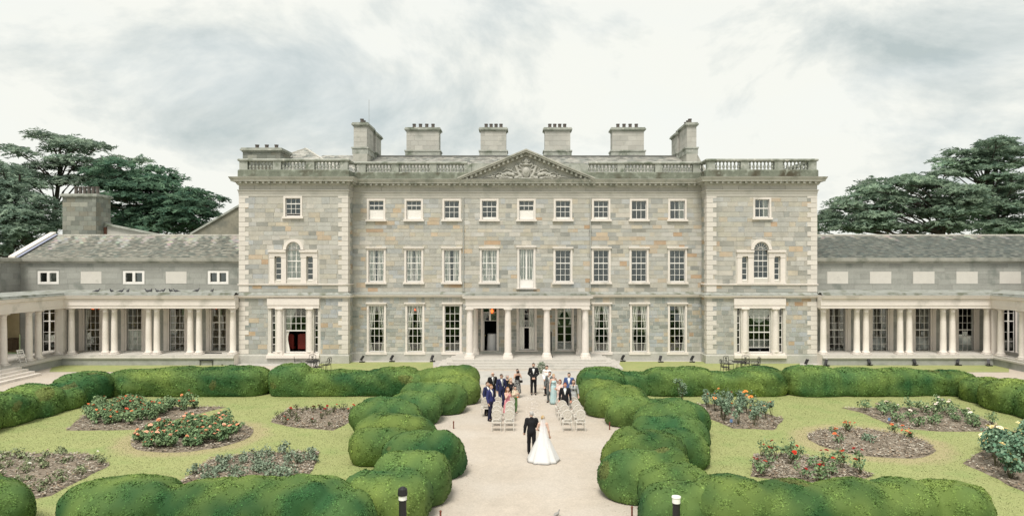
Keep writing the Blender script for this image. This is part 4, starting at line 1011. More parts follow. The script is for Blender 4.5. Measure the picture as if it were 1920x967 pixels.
def red_chair(px, label):
    Y = YP+1.3; x = X(px, Y); t = thing('red_armchair', label, 'chair', (x, Y, .6), group='red chairs in the left pavilion window')
    b = MB(); v = [(x-.36, .62+.5), (x+.36, .62+.5), (x+.36, 2.05), (x+.2, 2.16), (x-.2, 2.16), (x-.36, 2.05)]; b.prism(v, Y-.3, Y-.14); b.build('backrest', REDC, t)
    MB().box(x-.36, x+.36, Y-.3, Y+.35, .98, 1.13).build('seat', REDC, t)
    for sx in (-.31, .31):
        for sy in (-.24, .28): MB().box(x+sx-.03, x+sx+.03, Y+sy-.03, Y+sy+.03, .6, .98).build('leg', DARKWOOD, t)
red_chair(544, 'broad red-backed chair on the left inside the raised pavilion sash'); red_chair(569.5, 'red-backed chair on the right inside the raised pavilion sash')
t = thing('gilt_chair', 'gilt balloon-back chair at the ground-floor window nearest the right pavilion', 'chair', (X(1261.5, YM+.75), YM+.75, .6)); x, Y = X(1261.5, YM+.75), YM+.75
b = MB(); b.tube([(x+.17*math.cos(a), Y, 1.55+.24*math.sin(a)) for a in np.linspace(0, 2*PI, 17)], .028, 6); b.build('backrest', GILT, t)
b = MB(); b.box(x-.2, x+.2, Y-.05, Y+.38, 1.2, 1.27); b.build('seat', GILT, t)
for sx in (-.18, .18):
    for sy in (-.02, .34): MB().tube([(x+sx, Y+sy, .6), (x+sx, Y+sy, 1.2)], .022, 6).build('leg', GILT, t)
pk = MB(); x, Y, z = X(250.5, YB+.6), YB+.6, Zh(613, YB+.6)
pk.lathe(x, Y, [(.02, z), (.14, z+.02), (.2, z+.14), (.17, z+.27), (.06, z+.31), (.05, z+.38), (.02, z+.4)], 12)  # rounded pumpkin-like object with a short neck, gives no light
tag(pk.build('rounded_object', mat('ochre_surface', (.45, .33, .14), var=.1)), 'small ochre pumpkin-like object behind a left wing window pane', 'lamp')
t = thing('sign_stand', 'black standing panel beside the third porch column', 'stand', (X(1033, 51.8), 51.8, FZ)); x, Y = X(1033, 51.8), 51.8
MB().box(x-.03, x+.06, Y-.25, Y+.25, FZ+.5, FZ+1.9).build('panel', IRON, t); MB().box(x-.12, x+.14, Y-.2, Y+.2, FZ, FZ+.05).build('base', IRON, t); MB().tube([(x+.015, Y, FZ+.05), (x+.015, Y, FZ+.5)], .03, 8).build('post', IRON, t)
# ------------------------------------------------------------------ yew hedges
def leafmat(name, rough=.75, transl=.25, spec=.2):
    m = bpy.data.materials.new(name); m.use_nodes = True; t = m.node_tree; N = t.nodes.new; L = t.links.new; b = t.nodes['Principled BSDF']
    a = N('ShaderNodeAttribute'); a.attribute_name = 'tint'; b.inputs['Roughness'].default_value = rough; b.inputs['Specular IOR Level'].default_value = spec
    L(a.outputs['Color'], b.inputs['Base Color'])
    if transl:
        tr = N('ShaderNodeBsdfTranslucent'); x = N('ShaderNodeMixShader'); x.inputs[0].default_value = transl
        L(a.outputs['Color'], tr.inputs[0]); L(b.outputs[0], x.inputs[1]); L(tr.outputs[0], x.inputs[2]); L(x.outputs[0], t.nodes['Material Output'].inputs[0])
    MATS[name] = m; return m
YEW = leafmat('yew_leaf', transl=.15)
def cards(Pt, Nm, size, rng, lift=.5, wide=.42):
    """small pointed leaf sprays at points Pt, leaning between the surface normal and a random tangent"""
    n = len(Pt); r = rng.normal(size=(n, 3)); tdir = r - (r*Nm).sum(1)[:, None]*Nm; tdir /= np.linalg.norm(tdir, axis=1)[:, None]
    ax = tdir*(1-lift) + Nm*lift*rng.uniform(.6, 1.4, (n, 1)); ax /= np.linalg.norm(ax, axis=1)[:, None]
    sd_ = np.cross(ax, Nm + .4*rng.normal(size=(n, 3))); sd_ /= np.linalg.norm(sd_, axis=1)[:, None]+1e-9
    s = (size*rng.uniform(.6, 1.4, n))[:, None]
    a = Pt - ax*s*.3; b = Pt + sd_*s*wide + ax*s*.25; c = Pt + ax*s; d = Pt - sd_*s*wide + ax*s*.25
    fl = ((np.cross(c - a, d - b)*Nm).sum(1) < 0)[:, None]; b, d = np.where(fl, d, b), np.where(fl, b, d)   # the face looks outwards
    V = np.stack([a, b, c, d], 1).reshape(-1, 3); Fq = np.arange(n*4).reshape(n, 4); return V, Fq
def sample(V, Fq, n, rng):
    N_, area, vn = normals(V, Fq); i = rng.choice(len(Fq), n, p=area/area.sum())
    u, v = rng.random((2, n, 1)); q = V[Fq[i]]
    P = q[:, 0]*(1-u)*(1-v) + q[:, 1]*u*(1-v) + q[:, 2]*u*v + q[:, 3]*(1-u)*v
    nn = vn[Fq[i]]; nn = nn[:, 0]*(1-u)*(1-v) + nn[:, 1]*u*(1-v) + nn[:, 2]*u*v + nn[:, 3]*(1-u)*v
    return P, nn/np.maximum(np.linalg.norm(nn, axis=1)[:, None], 1e-9), area.sum()
def hedge(label, blobs, seed, dens, leaf, group='clipped yew hedges round the rose gardens', k=.07, ex=2.5):
    """blobs: (x, y, rx, ry, height[, turn]); merged into one clipped mass and covered with leaf sprays"""
    rng = np.random.default_rng(seed); pr = []
    for b in blobs:
        x, y, rx, ry, h = b[:5]; yaw = b[5] if len(b) > 5 else 0
        zc = h*.40; pr.append(('s', (x, y, zc), (rx, ry, h - zc), yaw, ex)); pr.append(('s', (x, y, .3), (rx*.86, ry*.88, .55), yaw, 3.0))
    rl = random.Random(seed)                                # lesser lumps left by years of clipping by hand
    for b in blobs:
        for _ in range(4):
            a = rl.uniform(0, 6.28); x, y, rx, ry, h = b[:5]; pr.append(('s', (x + .55*rx*math.cos(a), y + .55*ry*math.sin(a), h*rl.uniform(.38, .62)), (rx*rl.uniform(.4, .58), ry*rl.uniform(.42, .6), h*rl.uniform(.36, .46)), rl.uniform(-.5, .5), 2.3))
    warp = lambda P: P + .12*np.stack([wob(P, 1.2, seed), wob(P, 1.2, seed+1), .8*wob(P, 1.3, seed+2)], 1)
    V, Fq = blob(pr, .09, k, zmin=.0, warp=warp)
    N_, area, vn = normals(V, Fq); V = V + vn*(.025*wob(V, 4, seed+3) + .012*wob(V, 14, seed+5))[:, None]
    tone = lambda P: np.clip(.5 + .5*wob(P, .8, seed+7) + .32*wob(P, 3, seed+8), 0, 1)[:, None]
    dark, light, brown = np.array([.036, .105, .032]), np.array([.27, .36, .085]), np.array([.28, .20, .07])
    def shade(P, j):
        t = tone(P); c = dark*(1-t) + light*t
        cool = np.clip(.5 + .7*wob(P, .7, seed+9), 0, 1)[:, None]; c = c*(1-.35*cool) + np.array([.055, .18, .07])*.35*cool*1.2
        br = (wob(P, 1.6, seed+11) > .95)[:, None]*.3; return (c*(1-br) + brown*br)*j
    P, nn, A = sample(V, Fq, 10, rng); n = int(min(dens*A, 90000)); P, nn, A = sample(V, Fq, n, rng)
    keep = nn[:, 2] > -.5; P, nn = P[keep], nn[keep]; n = len(P)
    P = P + nn*(.022*wob(P, 9, seed+21) + .014*wob(P, 21, seed+22))[:, None]
    cv, cf = cards(P - nn*.012, nn, leaf, rng, lift=.3)
    jit = np.exp(rng.normal(0, .2, (n, 1))); cc_ = np.repeat(shade(P, jit), 4, axis=0)
    AV = np.concatenate([V, cv]); AF = np.concatenate([Fq, cf + len(V)]); AC = np.concatenate([shade(V, .7), cc_])  # mass under the sprays tinted darker, painting in the shade of leaf gaps
    x0, y0 = blobs[0][0], blobs[0][1]
    vn2 = normals(V, Fq)[2]; ln = nn + rng.normal(0, .22, (n, 3)) + .38*np.stack([wob(P, 16, seed+31), wob(P, 16, seed+32), .7*wob(P, 16, seed+33)], 1); ln /= np.linalg.norm(ln, axis=1)[:, None]
    me = fastmesh('hedge', AV - np.array([x0, y0, 0]), AF, AC, nrm=np.concatenate([vn2, np.repeat(ln, 4, 0)])); o = link('hedge', me, YEW); o.location = (x0, y0, 0)
    return tag(o, label, 'hedge', group)
hedge('long yew hedge at the back of the left lawn, beside the hedge corner', [(-23.0, 40.2, 1.85, 1.2, 1.42), (-20.6, 40.2, 1.9, 1.2, 1.5), (-18.3, 40.2, 1.7, 1.2, 1.46), (-16.7, 40.2, 1.35, 1.22, 1.56)], 1, 420, .075, ex=3.3)
hedge('back yew hedge of the left lawn that dips beside the black chairs', [(-14.0, 40.2, 1.25, 1.2, 1.66), (-12.3, 40.2, 1.3, 1.15, 1.30), (-10.8, 40.2, 1.3, 1.15, 1.42), (-9.3, 40.2, 1.4, 1.1, 1.28), (-7.9, 40.2, 1.25, 1.2, 1.58), (-6.7, 40.2, .8, 1.05, 1.18)], 2, 420, .075, ex=3.3)
hedge('curving chain of billowing yew mounds along the left side of the walk', [(-4.85, 40.0, 1.89, 1.22, 1.56), (-4.25, 37.6, 1.46, 1.08, 1.46), (-5.0, 35.3, 1.73, 1.17, 1.5), (-5.65, 33.1, 1.40, 1.08, 1.42), (-6.5, 30.8, 1.57, 1.17, 1.55), (-5.85, 28.6, 1.62, 1.03, 1.36), (-5.95, 26.5, 1.35, 0.99, 1.38), (-4.05, 24.9, 1.46, 1.17, 1.6), (-4.15, 22.3, 1.30, 1.17, 1.52), (-4.6, 20.5, 1.40, 0.99, 1.46)], 3, 750, .055, k=.035)
hedge('yew hedge running along the bottom of the left rose garden', [(-12.15, 19.6, 1.75, 1.15, 1.52), (-9.2, 19.5, 1.7, 1.1, 1.42), (-8.0, 19.5, 1.2, 1.05, 1.46), (-6.35, 19.4, 1.3, 1.1, 1.5), (-5.5, 19.0, .9, 1.0, 1.35)], 4, 950, .046)
hedge('rounded yew mound cut by the bottom left corner of the photo', [(-16.4, 19.6, 1.6, 1.15, 1.55), (-18.4, 19.6, 1.4, 1.1, 1.5)], 5, 950, .046)
hedge('yew hedge of stepped mounds along the far left edge of the garden', [(-25.05, 38.3, 1.2, 1.5, 1.5), (-25.1, 36.2, 1.15, 1.1, 1.2), (-25.2, 34.6, 1.25, 1.25, 1.5), (-25.3, 32.6, 1.2, 1.3, 1.44), (-25.4, 30.5, 1.25, 1.4, 1.5), (-25.5, 28.3, 1.25, 1.4, 1.5)], 6, 420, .075, ex=3.0)
hedge('long yew hedge behind the orange roses at the back of the right lawn', [(4.15, 40.0, 1.4, 1.3, 1.52), (5.9, 40.3, 1.2, 1.0, 1.25), (7.9, 40.2, 1.3, 1.15, 1.46), (9.5, 40.2, 1.3, 1.15, 1.5), (11.2, 40.2, 1.2, 1.1, 1.22), (13.3, 40.2, 1.65, 1.2, 1.56)], 7, 420, .075, ex=3.3)
hedge('back yew hedge behind the white roses of the right lawn', [(16.7, 40.2, 1.75, 1.2, 1.56), (19.3, 40.2, 1.8, 1.2, 1.5), (21.7, 40.2, 1.4, 1.15, 1.45), (23.3, 40.2, .95, 1.1, 1.32), (24.8, 40.2, 1.15, 1.15, 1.36)], 8, 420, .075, ex=3.3)
hedge('curving chain of billowing yew mounds along the right side of the walk', [(3.85, 36.9, 1.30, 0.99, 1.36), (4.35, 34.6, 1.62, 1.08, 1.46), (4.75, 32.6, 1.30, 0.99, 1.36), (6.2, 32.3, 1.19, 0.90, 1.3), (6.1, 30.2, 1.62, 1.17, 1.52), (5.65, 28.0, 1.51, 0.99, 1.36), (5.35, 26.0, 1.19, 0.95, 1.32), (3.95, 25.0, 1.46, 1.12, 1.55), (3.5, 22.5, 1.40, 1.03, 1.46), (4.25, 21.2, 1.19, 0.85, 1.4), (3.9, 19.6, 1.19, 0.90, 1.42)], 9, 750, .055, k=.035)
hedge('yew hedge with a squared right end below the red roses', [(5.4, 19.5, 1.3, 1.1, 1.52), (7.2, 19.5, 1.4, 1.1, 1.42), (8.9, 19.5, 1.3, 1.1, 1.44), (10.3, 19.5, 1.0, 1.1, 1.44), (11.75, 19.5, .95, 1.12, 1.46)], 10, 950, .046)
hedge('yew hedge of stepped mounds along the far right edge of the garden', [(25.2, 38.0, 1.15, 1.2, 1.28), (25.2, 35.6, 1.3, 1.6, 1.45), (25.3, 33.2, 1.3, 1.5, 1.4), (25.4, 30.6, 1.3, 1.6, 1.45), (25.5, 28, 1.3, 1.6, 1.45)], 11, 420, .075, ex=3.0)

# ------------------------------------------------------------------ rose beds
SOIL = mat('bed_soil', (.19, .155, .118), var=.35, scale=4, bump=.8, bscale=25, stain=((.28, .24, .19), 3, .5, .7))
ROSE = leafmat('rose_leaf', transl=.2)
def smoothpoly(pts, per=.35):
    res = []
    for (a, b), (c, d) in zip(pts, pts[1:] + pts[:1]):
        n = max(1, int(math.hypot(c-a, d-b)/per))
        res += [(a+(c-a)*i/n, b+(d-b)*i/n) for i in range(n)]
    return res
def inside(x, y, P):
    r = False; n = len(P)
    for i in range(n):
        (a, b), (c, d) = P[i], P[i-1]
        if (b > y) != (d > y) and x < (c-a)*(y-b)/(d-b) + a: r = not r
    return r
CHIP = mat('bark_chip', (1, 1, 1), tint=True, var=.1, bump=0)
def bed(label, poly, nchips=2000, seed=0):
    rnd = random.Random(seed); cx = sum(p[0] for p in poly)/len(poly); cy = sum(p[1] for p in poly)/len(poly)
    P = smoothpoly(poly); P = [(x + rnd.gauss(0, .03), y + rnd.gauss(0, .03)) for x, y in P]
    mb = MB(); n = len(P); vs = [(x, y, .014) for x, y in P]; fs = []
    for k, (s, z) in enumerate(((.97, .045), (.8, .07), (.5, .09), (.2, .1))):
        vs += [(cx+(x-cx)*s, cy+(y-cy)*s, z + rnd.gauss(0, .012)) for x, y in P]
        fs += [(k*n+i, k*n+(i+1) % n, (k+1)*n+(i+1) % n, (k+1)*n+i) for i in range(n)]
    fs.append(tuple(4*n+i for i in range(n))); mb.add(vs, fs); o = mb.build('flower_bed', SOIL, smooth=True); tag(o, label, 'flower bed')
    xs = [p[0] for p in poly]; ys = [p[1] for p in poly]; ch = MB(); c_ = 0
    while c_ < nchips:
        x, y = rnd.uniform(min(xs), max(xs)), rnd.uniform(min(ys), max(ys))
        if not inside(x, y, P): continue
        c_ += 1; a = rnd.uniform(0, 6.3); s = rnd.uniform(.03, .09); t = rnd.uniform(.02, .05); z = .07 + rnd.uniform(0, .03); k = rnd.choice([(.36, .32, .26), (.25, .21, .16), (.14, .11, .08), (.45, .41, .34), (.29, .215, .15)])
        ca, sa = math.cos(a), math.sin(a); ch.add([(x-s*ca, y-s*sa, z), (x+t*sa, y-t*ca, z+.02), (x+s*ca, y+s*sa, z+rnd.uniform(0, .05)), (x-t*sa, y+t*ca, z+.015)], [(0, 1, 2, 3)], k)
    m = ch.build('bark_mulch', CHIP, o, tint=True); m['kind'] = 'stuff'
    return P
gp = lambda pts: [G(x, y)[:2] for x, y in pts]
def circ(c, r, n=32): return [(c[0]+r*math.cos(2*PI*i/n), c[1]+r*math.sin(2*PI*i/n)) for i in range(n)]
BA = bed('square flower bed full of orange roses at the back of the left lawn', gp([(121, 807), (280, 806), (330, 786), (424, 763), (180, 762)]), seed=1)
BB = bed('nearly bare flower bed with a few red shoots beside the left hedge chain', gp([(505, 791), (541, 766), (700, 766), (683, 780), (624, 807), (550, 801)]), seed=2)
BC = bed('round flower bed packed with salmon roses on the left lawn', circ(C_L, 2.45), seed=3)
BD = bed('sparse mulched flower bed at the lower left with tiny white blooms', gp([(-120, 850), (165, 850), (206, 872), (96, 929), (-60, 960)]), 3200, seed=4)
BE = bed('mulched flower bed with grey-green clumps above the lower left hedge', gp([(328, 912), (392, 862), (470, 850), (599, 847), (588, 878), (560, 918)]), 3000, seed=5)
BF = bed('flower bed of tall orange roses beside the right hedge chain', gp([(1283, 757), (1330, 785), (1374, 803), (1450, 806), (1470, 785), (1380, 760)]), seed=6)
BG = bed('flower bed of low white roses at the back of the right lawn', gp([(1578, 765), (1610, 772), (1690, 804), (1768, 809), (1850, 809), (1876, 798), (1790, 764)]), seed=7)
BH = bed('round nearly bare flower bed on the right lawn with orange blooms at its rim', circ(C_R, 2.42), 2400, seed=8)
BI = bed('flower bed of scattered red roses above the lower right hedge', gp([(1408, 893), (1414, 852), (1500, 853), (1575, 866), (1638, 892), (1560, 915)]), 2600, seed=9)
BJ = bed('flower bed of leafy pale yellow roses at the right edge', gp([(1806, 868), (1850, 840), (2010, 815), (2060, 960), (1925, 925)]), seed=10)
def bush_mesh(seed, r, h, nleaf, dark, light, leaf=.07, stemmy=.0):
    rng = np.random.default_rng(seed); cl = []
    nc = rng.integers(5, 9)
    for _ in range(nc):
        a = rng.uniform(0, 6.28); d = r*rng.uniform(.1, .75); cl.append((d*math.cos(a), d*math.sin(a), h*rng.uniform(.4, .9), r*rng.uniform(.3, .5)))
    P = []; Nn = []
    for i in range(nleaf):
        c = cl[rng.integers(nc)]; v = rng.normal(size=3); v /= np.linalg.norm(v); q = np.array(c[:3]) + v*c[3]*rng.uniform(.5, 1)*np.array([1, 1, .9])
        if q[2] < .06: q[2] = rng.uniform(.06, .2)
        P.append(q); Nn.append(v + [0, 0, .7])
    P = np.array(P); Nn = np.array(Nn); Nn /= np.linalg.norm(Nn, axis=1)[:, None]
    V, Fq = cards(P, Nn, leaf, rng, lift=.25, wide=.5); t = rng.random((nleaf, 1))*.7 + np.clip(wob(P, 6, seed), 0, 1)[:, None]*.3
    C = (np.array(dark)*(1-t) + np.array(light)*t)*np.exp(rng.normal(0, .2, (nleaf, 1)))
    nv = Nn*.7 + np.array([0, 0, .5]) + rng.normal(0, .3, (nleaf, 3)); nv /= np.linalg.norm(nv, axis=1)[:, None]; me = fastmesh('foliage', V, Fq, np.repeat(C, 4, axis=0), nrm=np.repeat(nv, 4, 0)); me.materials.append(ROSE)
    st = MB()
    for c in cl: st.tube([(c[0]*.15, c[1]*.15, 0), (c[0]*.6, c[1]*.6, c[2]*.55), (c[0], c[1], c[2])], [.014, .01, .005], 4)
    so = st.build('stem', mat('rose_stem', (.09, .085, .045), var=.1, bump=0)); sm = so.data; bpy.data.objects.remove(so)
    return me, sm, cl
def bloom_mesh(seed):
    rng = np.random.default_rng(seed); mb = MB()
    for k in range(9):
        a = 2.4*k; r = .018 + .006*k; t = .9 - .085*k
        d = Vector((math.cos(a), math.sin(a), 0)); u = Vector((-d.y, d.x, 0)); p = d*r*.35; top = d*r*1.25 + Vector((0, 0, .06*t))
        mb.add([tuple(p), tuple(p*.7+u*r*.9+Vector((0, 0, .03))), tuple(top+u*r*.5), tuple(top-u*r*.5), tuple(p*.7-u*r*.9+Vector((0, 0, .03)))], [(0, 1, 2, 3, 4)])
    o = mb.build('bloom', None); me = o.data; bpy.data.objects.remove(o); return me
def plant_bed(poly, label, group, n, r, h, nleaf, dark, light, bloom=None, nb=(2, 5), bs=1.0, leaf=.07, name='rose_bush', cat='rose bush', seed=0, gapd=.6, spots=None, edge=.5):
    rnd = random.Random(seed); var = []
    for k in range(4): var.append(bush_mesh(seed*31+k, r*(.8+.12*k), h*(.8+.13*k), nleaf, dark, light, leaf))
    bm_ = None
    if bloom:
        bm_ = []
        for q, c in enumerate(bloom):
            me = bloom_mesh(q); me.materials.append(mat('petal_%s' % '_'.join('%d' % (v*100) for v in c), c, rough=.7, var=.15, scale=20, bump=0)); bm_.append(me)
    xs = [p[0] for p in poly]; ys = [p[1] for p in poly]; done = []; tries = 0
    pts = list(spots) if spots else []
    while not spots and len(pts) < n and tries < 6000:
        tries += 1; x, y = rnd.uniform(min(xs), max(xs)), rnd.uniform(min(ys), max(ys))
        ok = all(inside(x + a*r*edge, y + b*r*edge, poly) for a, b in ((0, 0), (1, 0), (-1, 0), (0, 1), (0, -1)))
        if ok and all(math.hypot(x-a, y-b) > gapd*r*1.6 for a, b in pts): pts.append((x, y))
    for x, y in pts:
        fm, sm, cl = rnd.choice(var); t = thing(name, label, cat, (x, y, .06), rnd.uniform(0, 6.28), group)
        s = rnd.uniform(.82, 1.2); t.scale = (s, s, s*rnd.uniform(.9, 1.15))
        link('foliage', fm, None, t); link('stem', sm, None, t)
        if bm_:
            for _ in range(rnd.randint(*nb)):
                c = rnd.choice(cl); o = link('bloom', rnd.choice(bm_), None, t); a = rnd.uniform(0, 6.28); d = c[3]*rnd.uniform(.3, .95)
                o.location = (c[0]+d*math.cos(a), c[1]+d*math.sin(a), c[2] + math.sqrt(max(0, c[3]**2 - d*d))*1.0); q = bs*rnd.uniform(.75, 1.3); o.scale = (q, q, q); o.rotation_euler = (rnd.uniform(-.5, .5), rnd.uniform(-.5, .5), rnd.uniform(0, 6))
OR = [(.66, .17, .06), (.58, .10, .05), (.70, .27, .11)]; SAL = [(.76, .36, .22), (.80, .45, .30), (.72, .29, .15)]; RED = [(.42, .02, .015), (.5, .03, .01), (.3, .015, .012)]; WH = [(.82, .76, .68), (.85, .72, .62), (.8, .78, .7)]; YEL = [(.85, .74, .38), (.86, .78, .52), (.84, .66, .30)]
GA = ((.11, .19, .095), (.32, .41, .21)); GB = ((.12, .195, .125), (.34, .43, .30)); GC = ((.09, .17, .08), (.30, .40, .20)); GJ = ((.09, .19, .12), (.30, .42, .28))
back = [(x, y) for x, y in BA]
BA2 = [p for p in gp([(150, 800), (270, 800), (320, 781), (390, 766), (180, 763)])]
plant_bed(BA2, 'leafy rose bush with orange-red blooms in the crowded back left bed', 'orange roses in the back left bed', 46, .46, .62, 400, *GA, OR, (1, 3), .85, seed=11, gapd=.42, edge=.35)
plant_bed(BC, 'bushy rose with salmon blooms in the round left bed', 'salmon roses in the round left bed', 54, .4, .45, 360, *GC, SAL, (2, 4), .95, seed=12, gapd=.36, edge=.8)
plant_bed(BB, 'thin low shoot in the nearly bare bed beside the left hedge chain', 'thin shoots in the bare left bed', 22, .26, .3, 50, (.09, .105, .055), (.21, .22, .12), RED, (0, 1), .9, leaf=.05, name='rose_shoot', cat='shoot', seed=13, gapd=1.2)
plant_bed(BD, 'small sparse sprig in the mulched lower left bed', 'sprigs in the lower left bed', 46, .36, .22, 80, (.14, .18, .09), (.34, .38, .22), WH, (0, 1), .8, leaf=.055, name='rose_sprig', cat='sprig', seed=14, gapd=.7)
plant_bed(BE, 'grey-green clump in the mulched bed above the lower left hedge', 'grey-green clumps in the lower left bed', 28, .42, .32, 150, (.13, .18, .12), (.34, .41, .30), YEL, (0, 0), .9, leaf=.06, name='lavender_clump', cat='plant', seed=15, gapd=.6)
plant_bed(BF, 'tall open rose bush with orange blooms in the bed by the right hedge chain', 'orange roses in the right bed by the hedge chain', 20, .45, .95, 230, *GB, [(.8, .28, .06), (.82, .36, .12)], (0, 2), 1.1, seed=16, gapd=.62)
plant_bed(BG, 'low rose bush with white blooms in the back right bed', 'white roses in the back right bed', 24, .45, .5, 160, *GA, WH, (0, 2), 1.0, seed=17, gapd=.7)
plant_bed(BH, 'stubby rose with orange blooms at the rim of the round right bed', 'orange roses in the round right bed', 0, .3, .3, 50, *GA, OR, (2, 4), .9, leaf=.06, seed=18, spots=[G(x, y)[:2] for x, y in ((1560, 815), (1590, 808), (1588, 811), (1677, 813), (1673, 810), (1697, 822), (1708, 824), (1576, 833))])
plant_bed(BH, 'grey-green tuft in the middle of the round right bed', 'tufts in the round right bed', 0, .35, .3, 90, *GB, None, leaf=.06, name='tuft', cat='plant', seed=19, spots=[G(x, y)[:2] for x, y in ((1625, 829), (1632, 832))])
plant_bed(BI, 'loose rose bush with dark red blooms above the lower right hedge', 'red roses in the lower right bed', 16, .42, .62, 110, *GA, RED, (1, 3), 1.05, seed=20, gapd=.75)
plant_bed(BJ, 'full leafy rose bush with pale yellow blooms at the right edge', 'pale yellow roses at the right edge', 20, .62, .95, 420, *GJ, YEL, (2, 5), 1.25, leaf=.085, seed=21, gapd=.5)
# a tall leafy shoot behind the right hedge chain
plant_bed(BF, 'tall leafy spire standing at the corner of the right bed by the hedge chain', None, 0, .4, 1.35, 300, *GB, None, name='tall_shrub', cat='shrub', seed=22, spots=[G(1277, 757)[:2]])

# clippings and dead needles lying where the walk meets the yew chains
lit = MB()
for x, y in [(-2.95, 39), (-2.9, 37.2), (-3.3, 35), (-4.2, 33), (-5, 31.4), (-5, 29.5), (-4.4, 27.4), (-2.7, 25.5), (-2.6, 24), (-2.9, 22.3), (-3.2, 21), (2.6, 39.5), (2.6, 37), (2.8, 35), (3.4, 33), (4.6, 31.6), (4.6, 29.4), (4.2, 27.4), (2.6, 25.6), (2.4, 24), (2.2, 22.6), (2.7, 21)]:
    for _ in range(34):
        px_, py_ = x + random.gauss(0, .38), y + random.uniform(-1.1, 1.1); a = random.uniform(0, 6.3); s = random.uniform(.012, .035); k = random.choice([(.2, .13, .07), (.13, .14, .06), (.25, .19, .12), (.1, .07, .05)])
        lit.add([(px_-s*math.cos(a), py_-s*math.sin(a), .004), (px_+.4*s*math.sin(a), py_-.4*s*math.cos(a), .012), (px_+s*math.cos(a), py_+s*math.sin(a), .006)], [(0, 1, 2)], k)
tag(lit.build('hedge_litter', CHIP, tint=True), 'brown hedge clippings scattered along the gravel edges', 'litter', kind='stuff')
# short blades over the two garden lawns and the strips by the wall
def grass(label, regions, n, seed):
    rng = np.random.default_rng(seed); Ps = []
    beds_ = [BA, BB, BC, BD, BE, BF, BG, BH, BI, BJ]
    for (x0, x1, y0, y1), m in regions:
        P = np.stack([rng.uniform(x0, x1, m), rng.uniform(y0, y1, m)], 1); ok = np.ones(m, bool)
        for B in beds_:
            b = np.array(B); inb = np.zeros(m, bool); q = np.roll(b, 1, 0)
            for (a_, b_), (c_, d_) in zip(b, q):
                if b_ == d_: continue
                inb ^= ((b_ > P[:, 1]) != (d_ > P[:, 1])) & (P[:, 0] < (c_-a_)*(P[:, 1]-b_)/(d_-b_) + a_)
            ok &= ~inb
        Ps.append(P[ok])
    P = np.concatenate(Ps); n = len(P); a = rng.uniform(0, 6.28, n); h = rng.uniform(.012, .026, n); wd = rng.uniform(.006, .012, n); lean = rng.normal(0, .025, (n, 2))
    z0 = np.full(n, .011); u = np.stack([np.cos(a)*wd, np.sin(a)*wd], 1)
    V = np.stack([np.c_[P-u, z0], np.c_[P+u, z0], np.c_[P+lean, z0+h]], 1).reshape(-1, 3)
    p3 = np.c_[P, z0]; t = np.clip(.5 + .5*wob(p3, .9, 3) + .3*wob(p3, 3, 4), 0, 1)[:, None]
    C = (np.array([.34, .41, .16])*(1-t) + np.array([.44, .46, .22])*t)*np.exp(rng.normal(0, .09, (n, 1)))
    me = fastmesh('grass', V, np.arange(3*n).reshape(n, 3), np.repeat(C, 3, 0), nrm=np.tile([0, 0, 1.], (3*n, 1))); o = link('grass', me, leafmat('grass_blade', transl=.45)); tag(o, label, 'grass', kind='stuff')
grass('short mown grass of the garden lawns', [((-24.4, -5.6, 20.4, 39.2), 90000), ((5.6, 24.4, 20.4, 39.2), 90000), ((-27, 27, 47.9, 51.2), 0)], 0, 77)
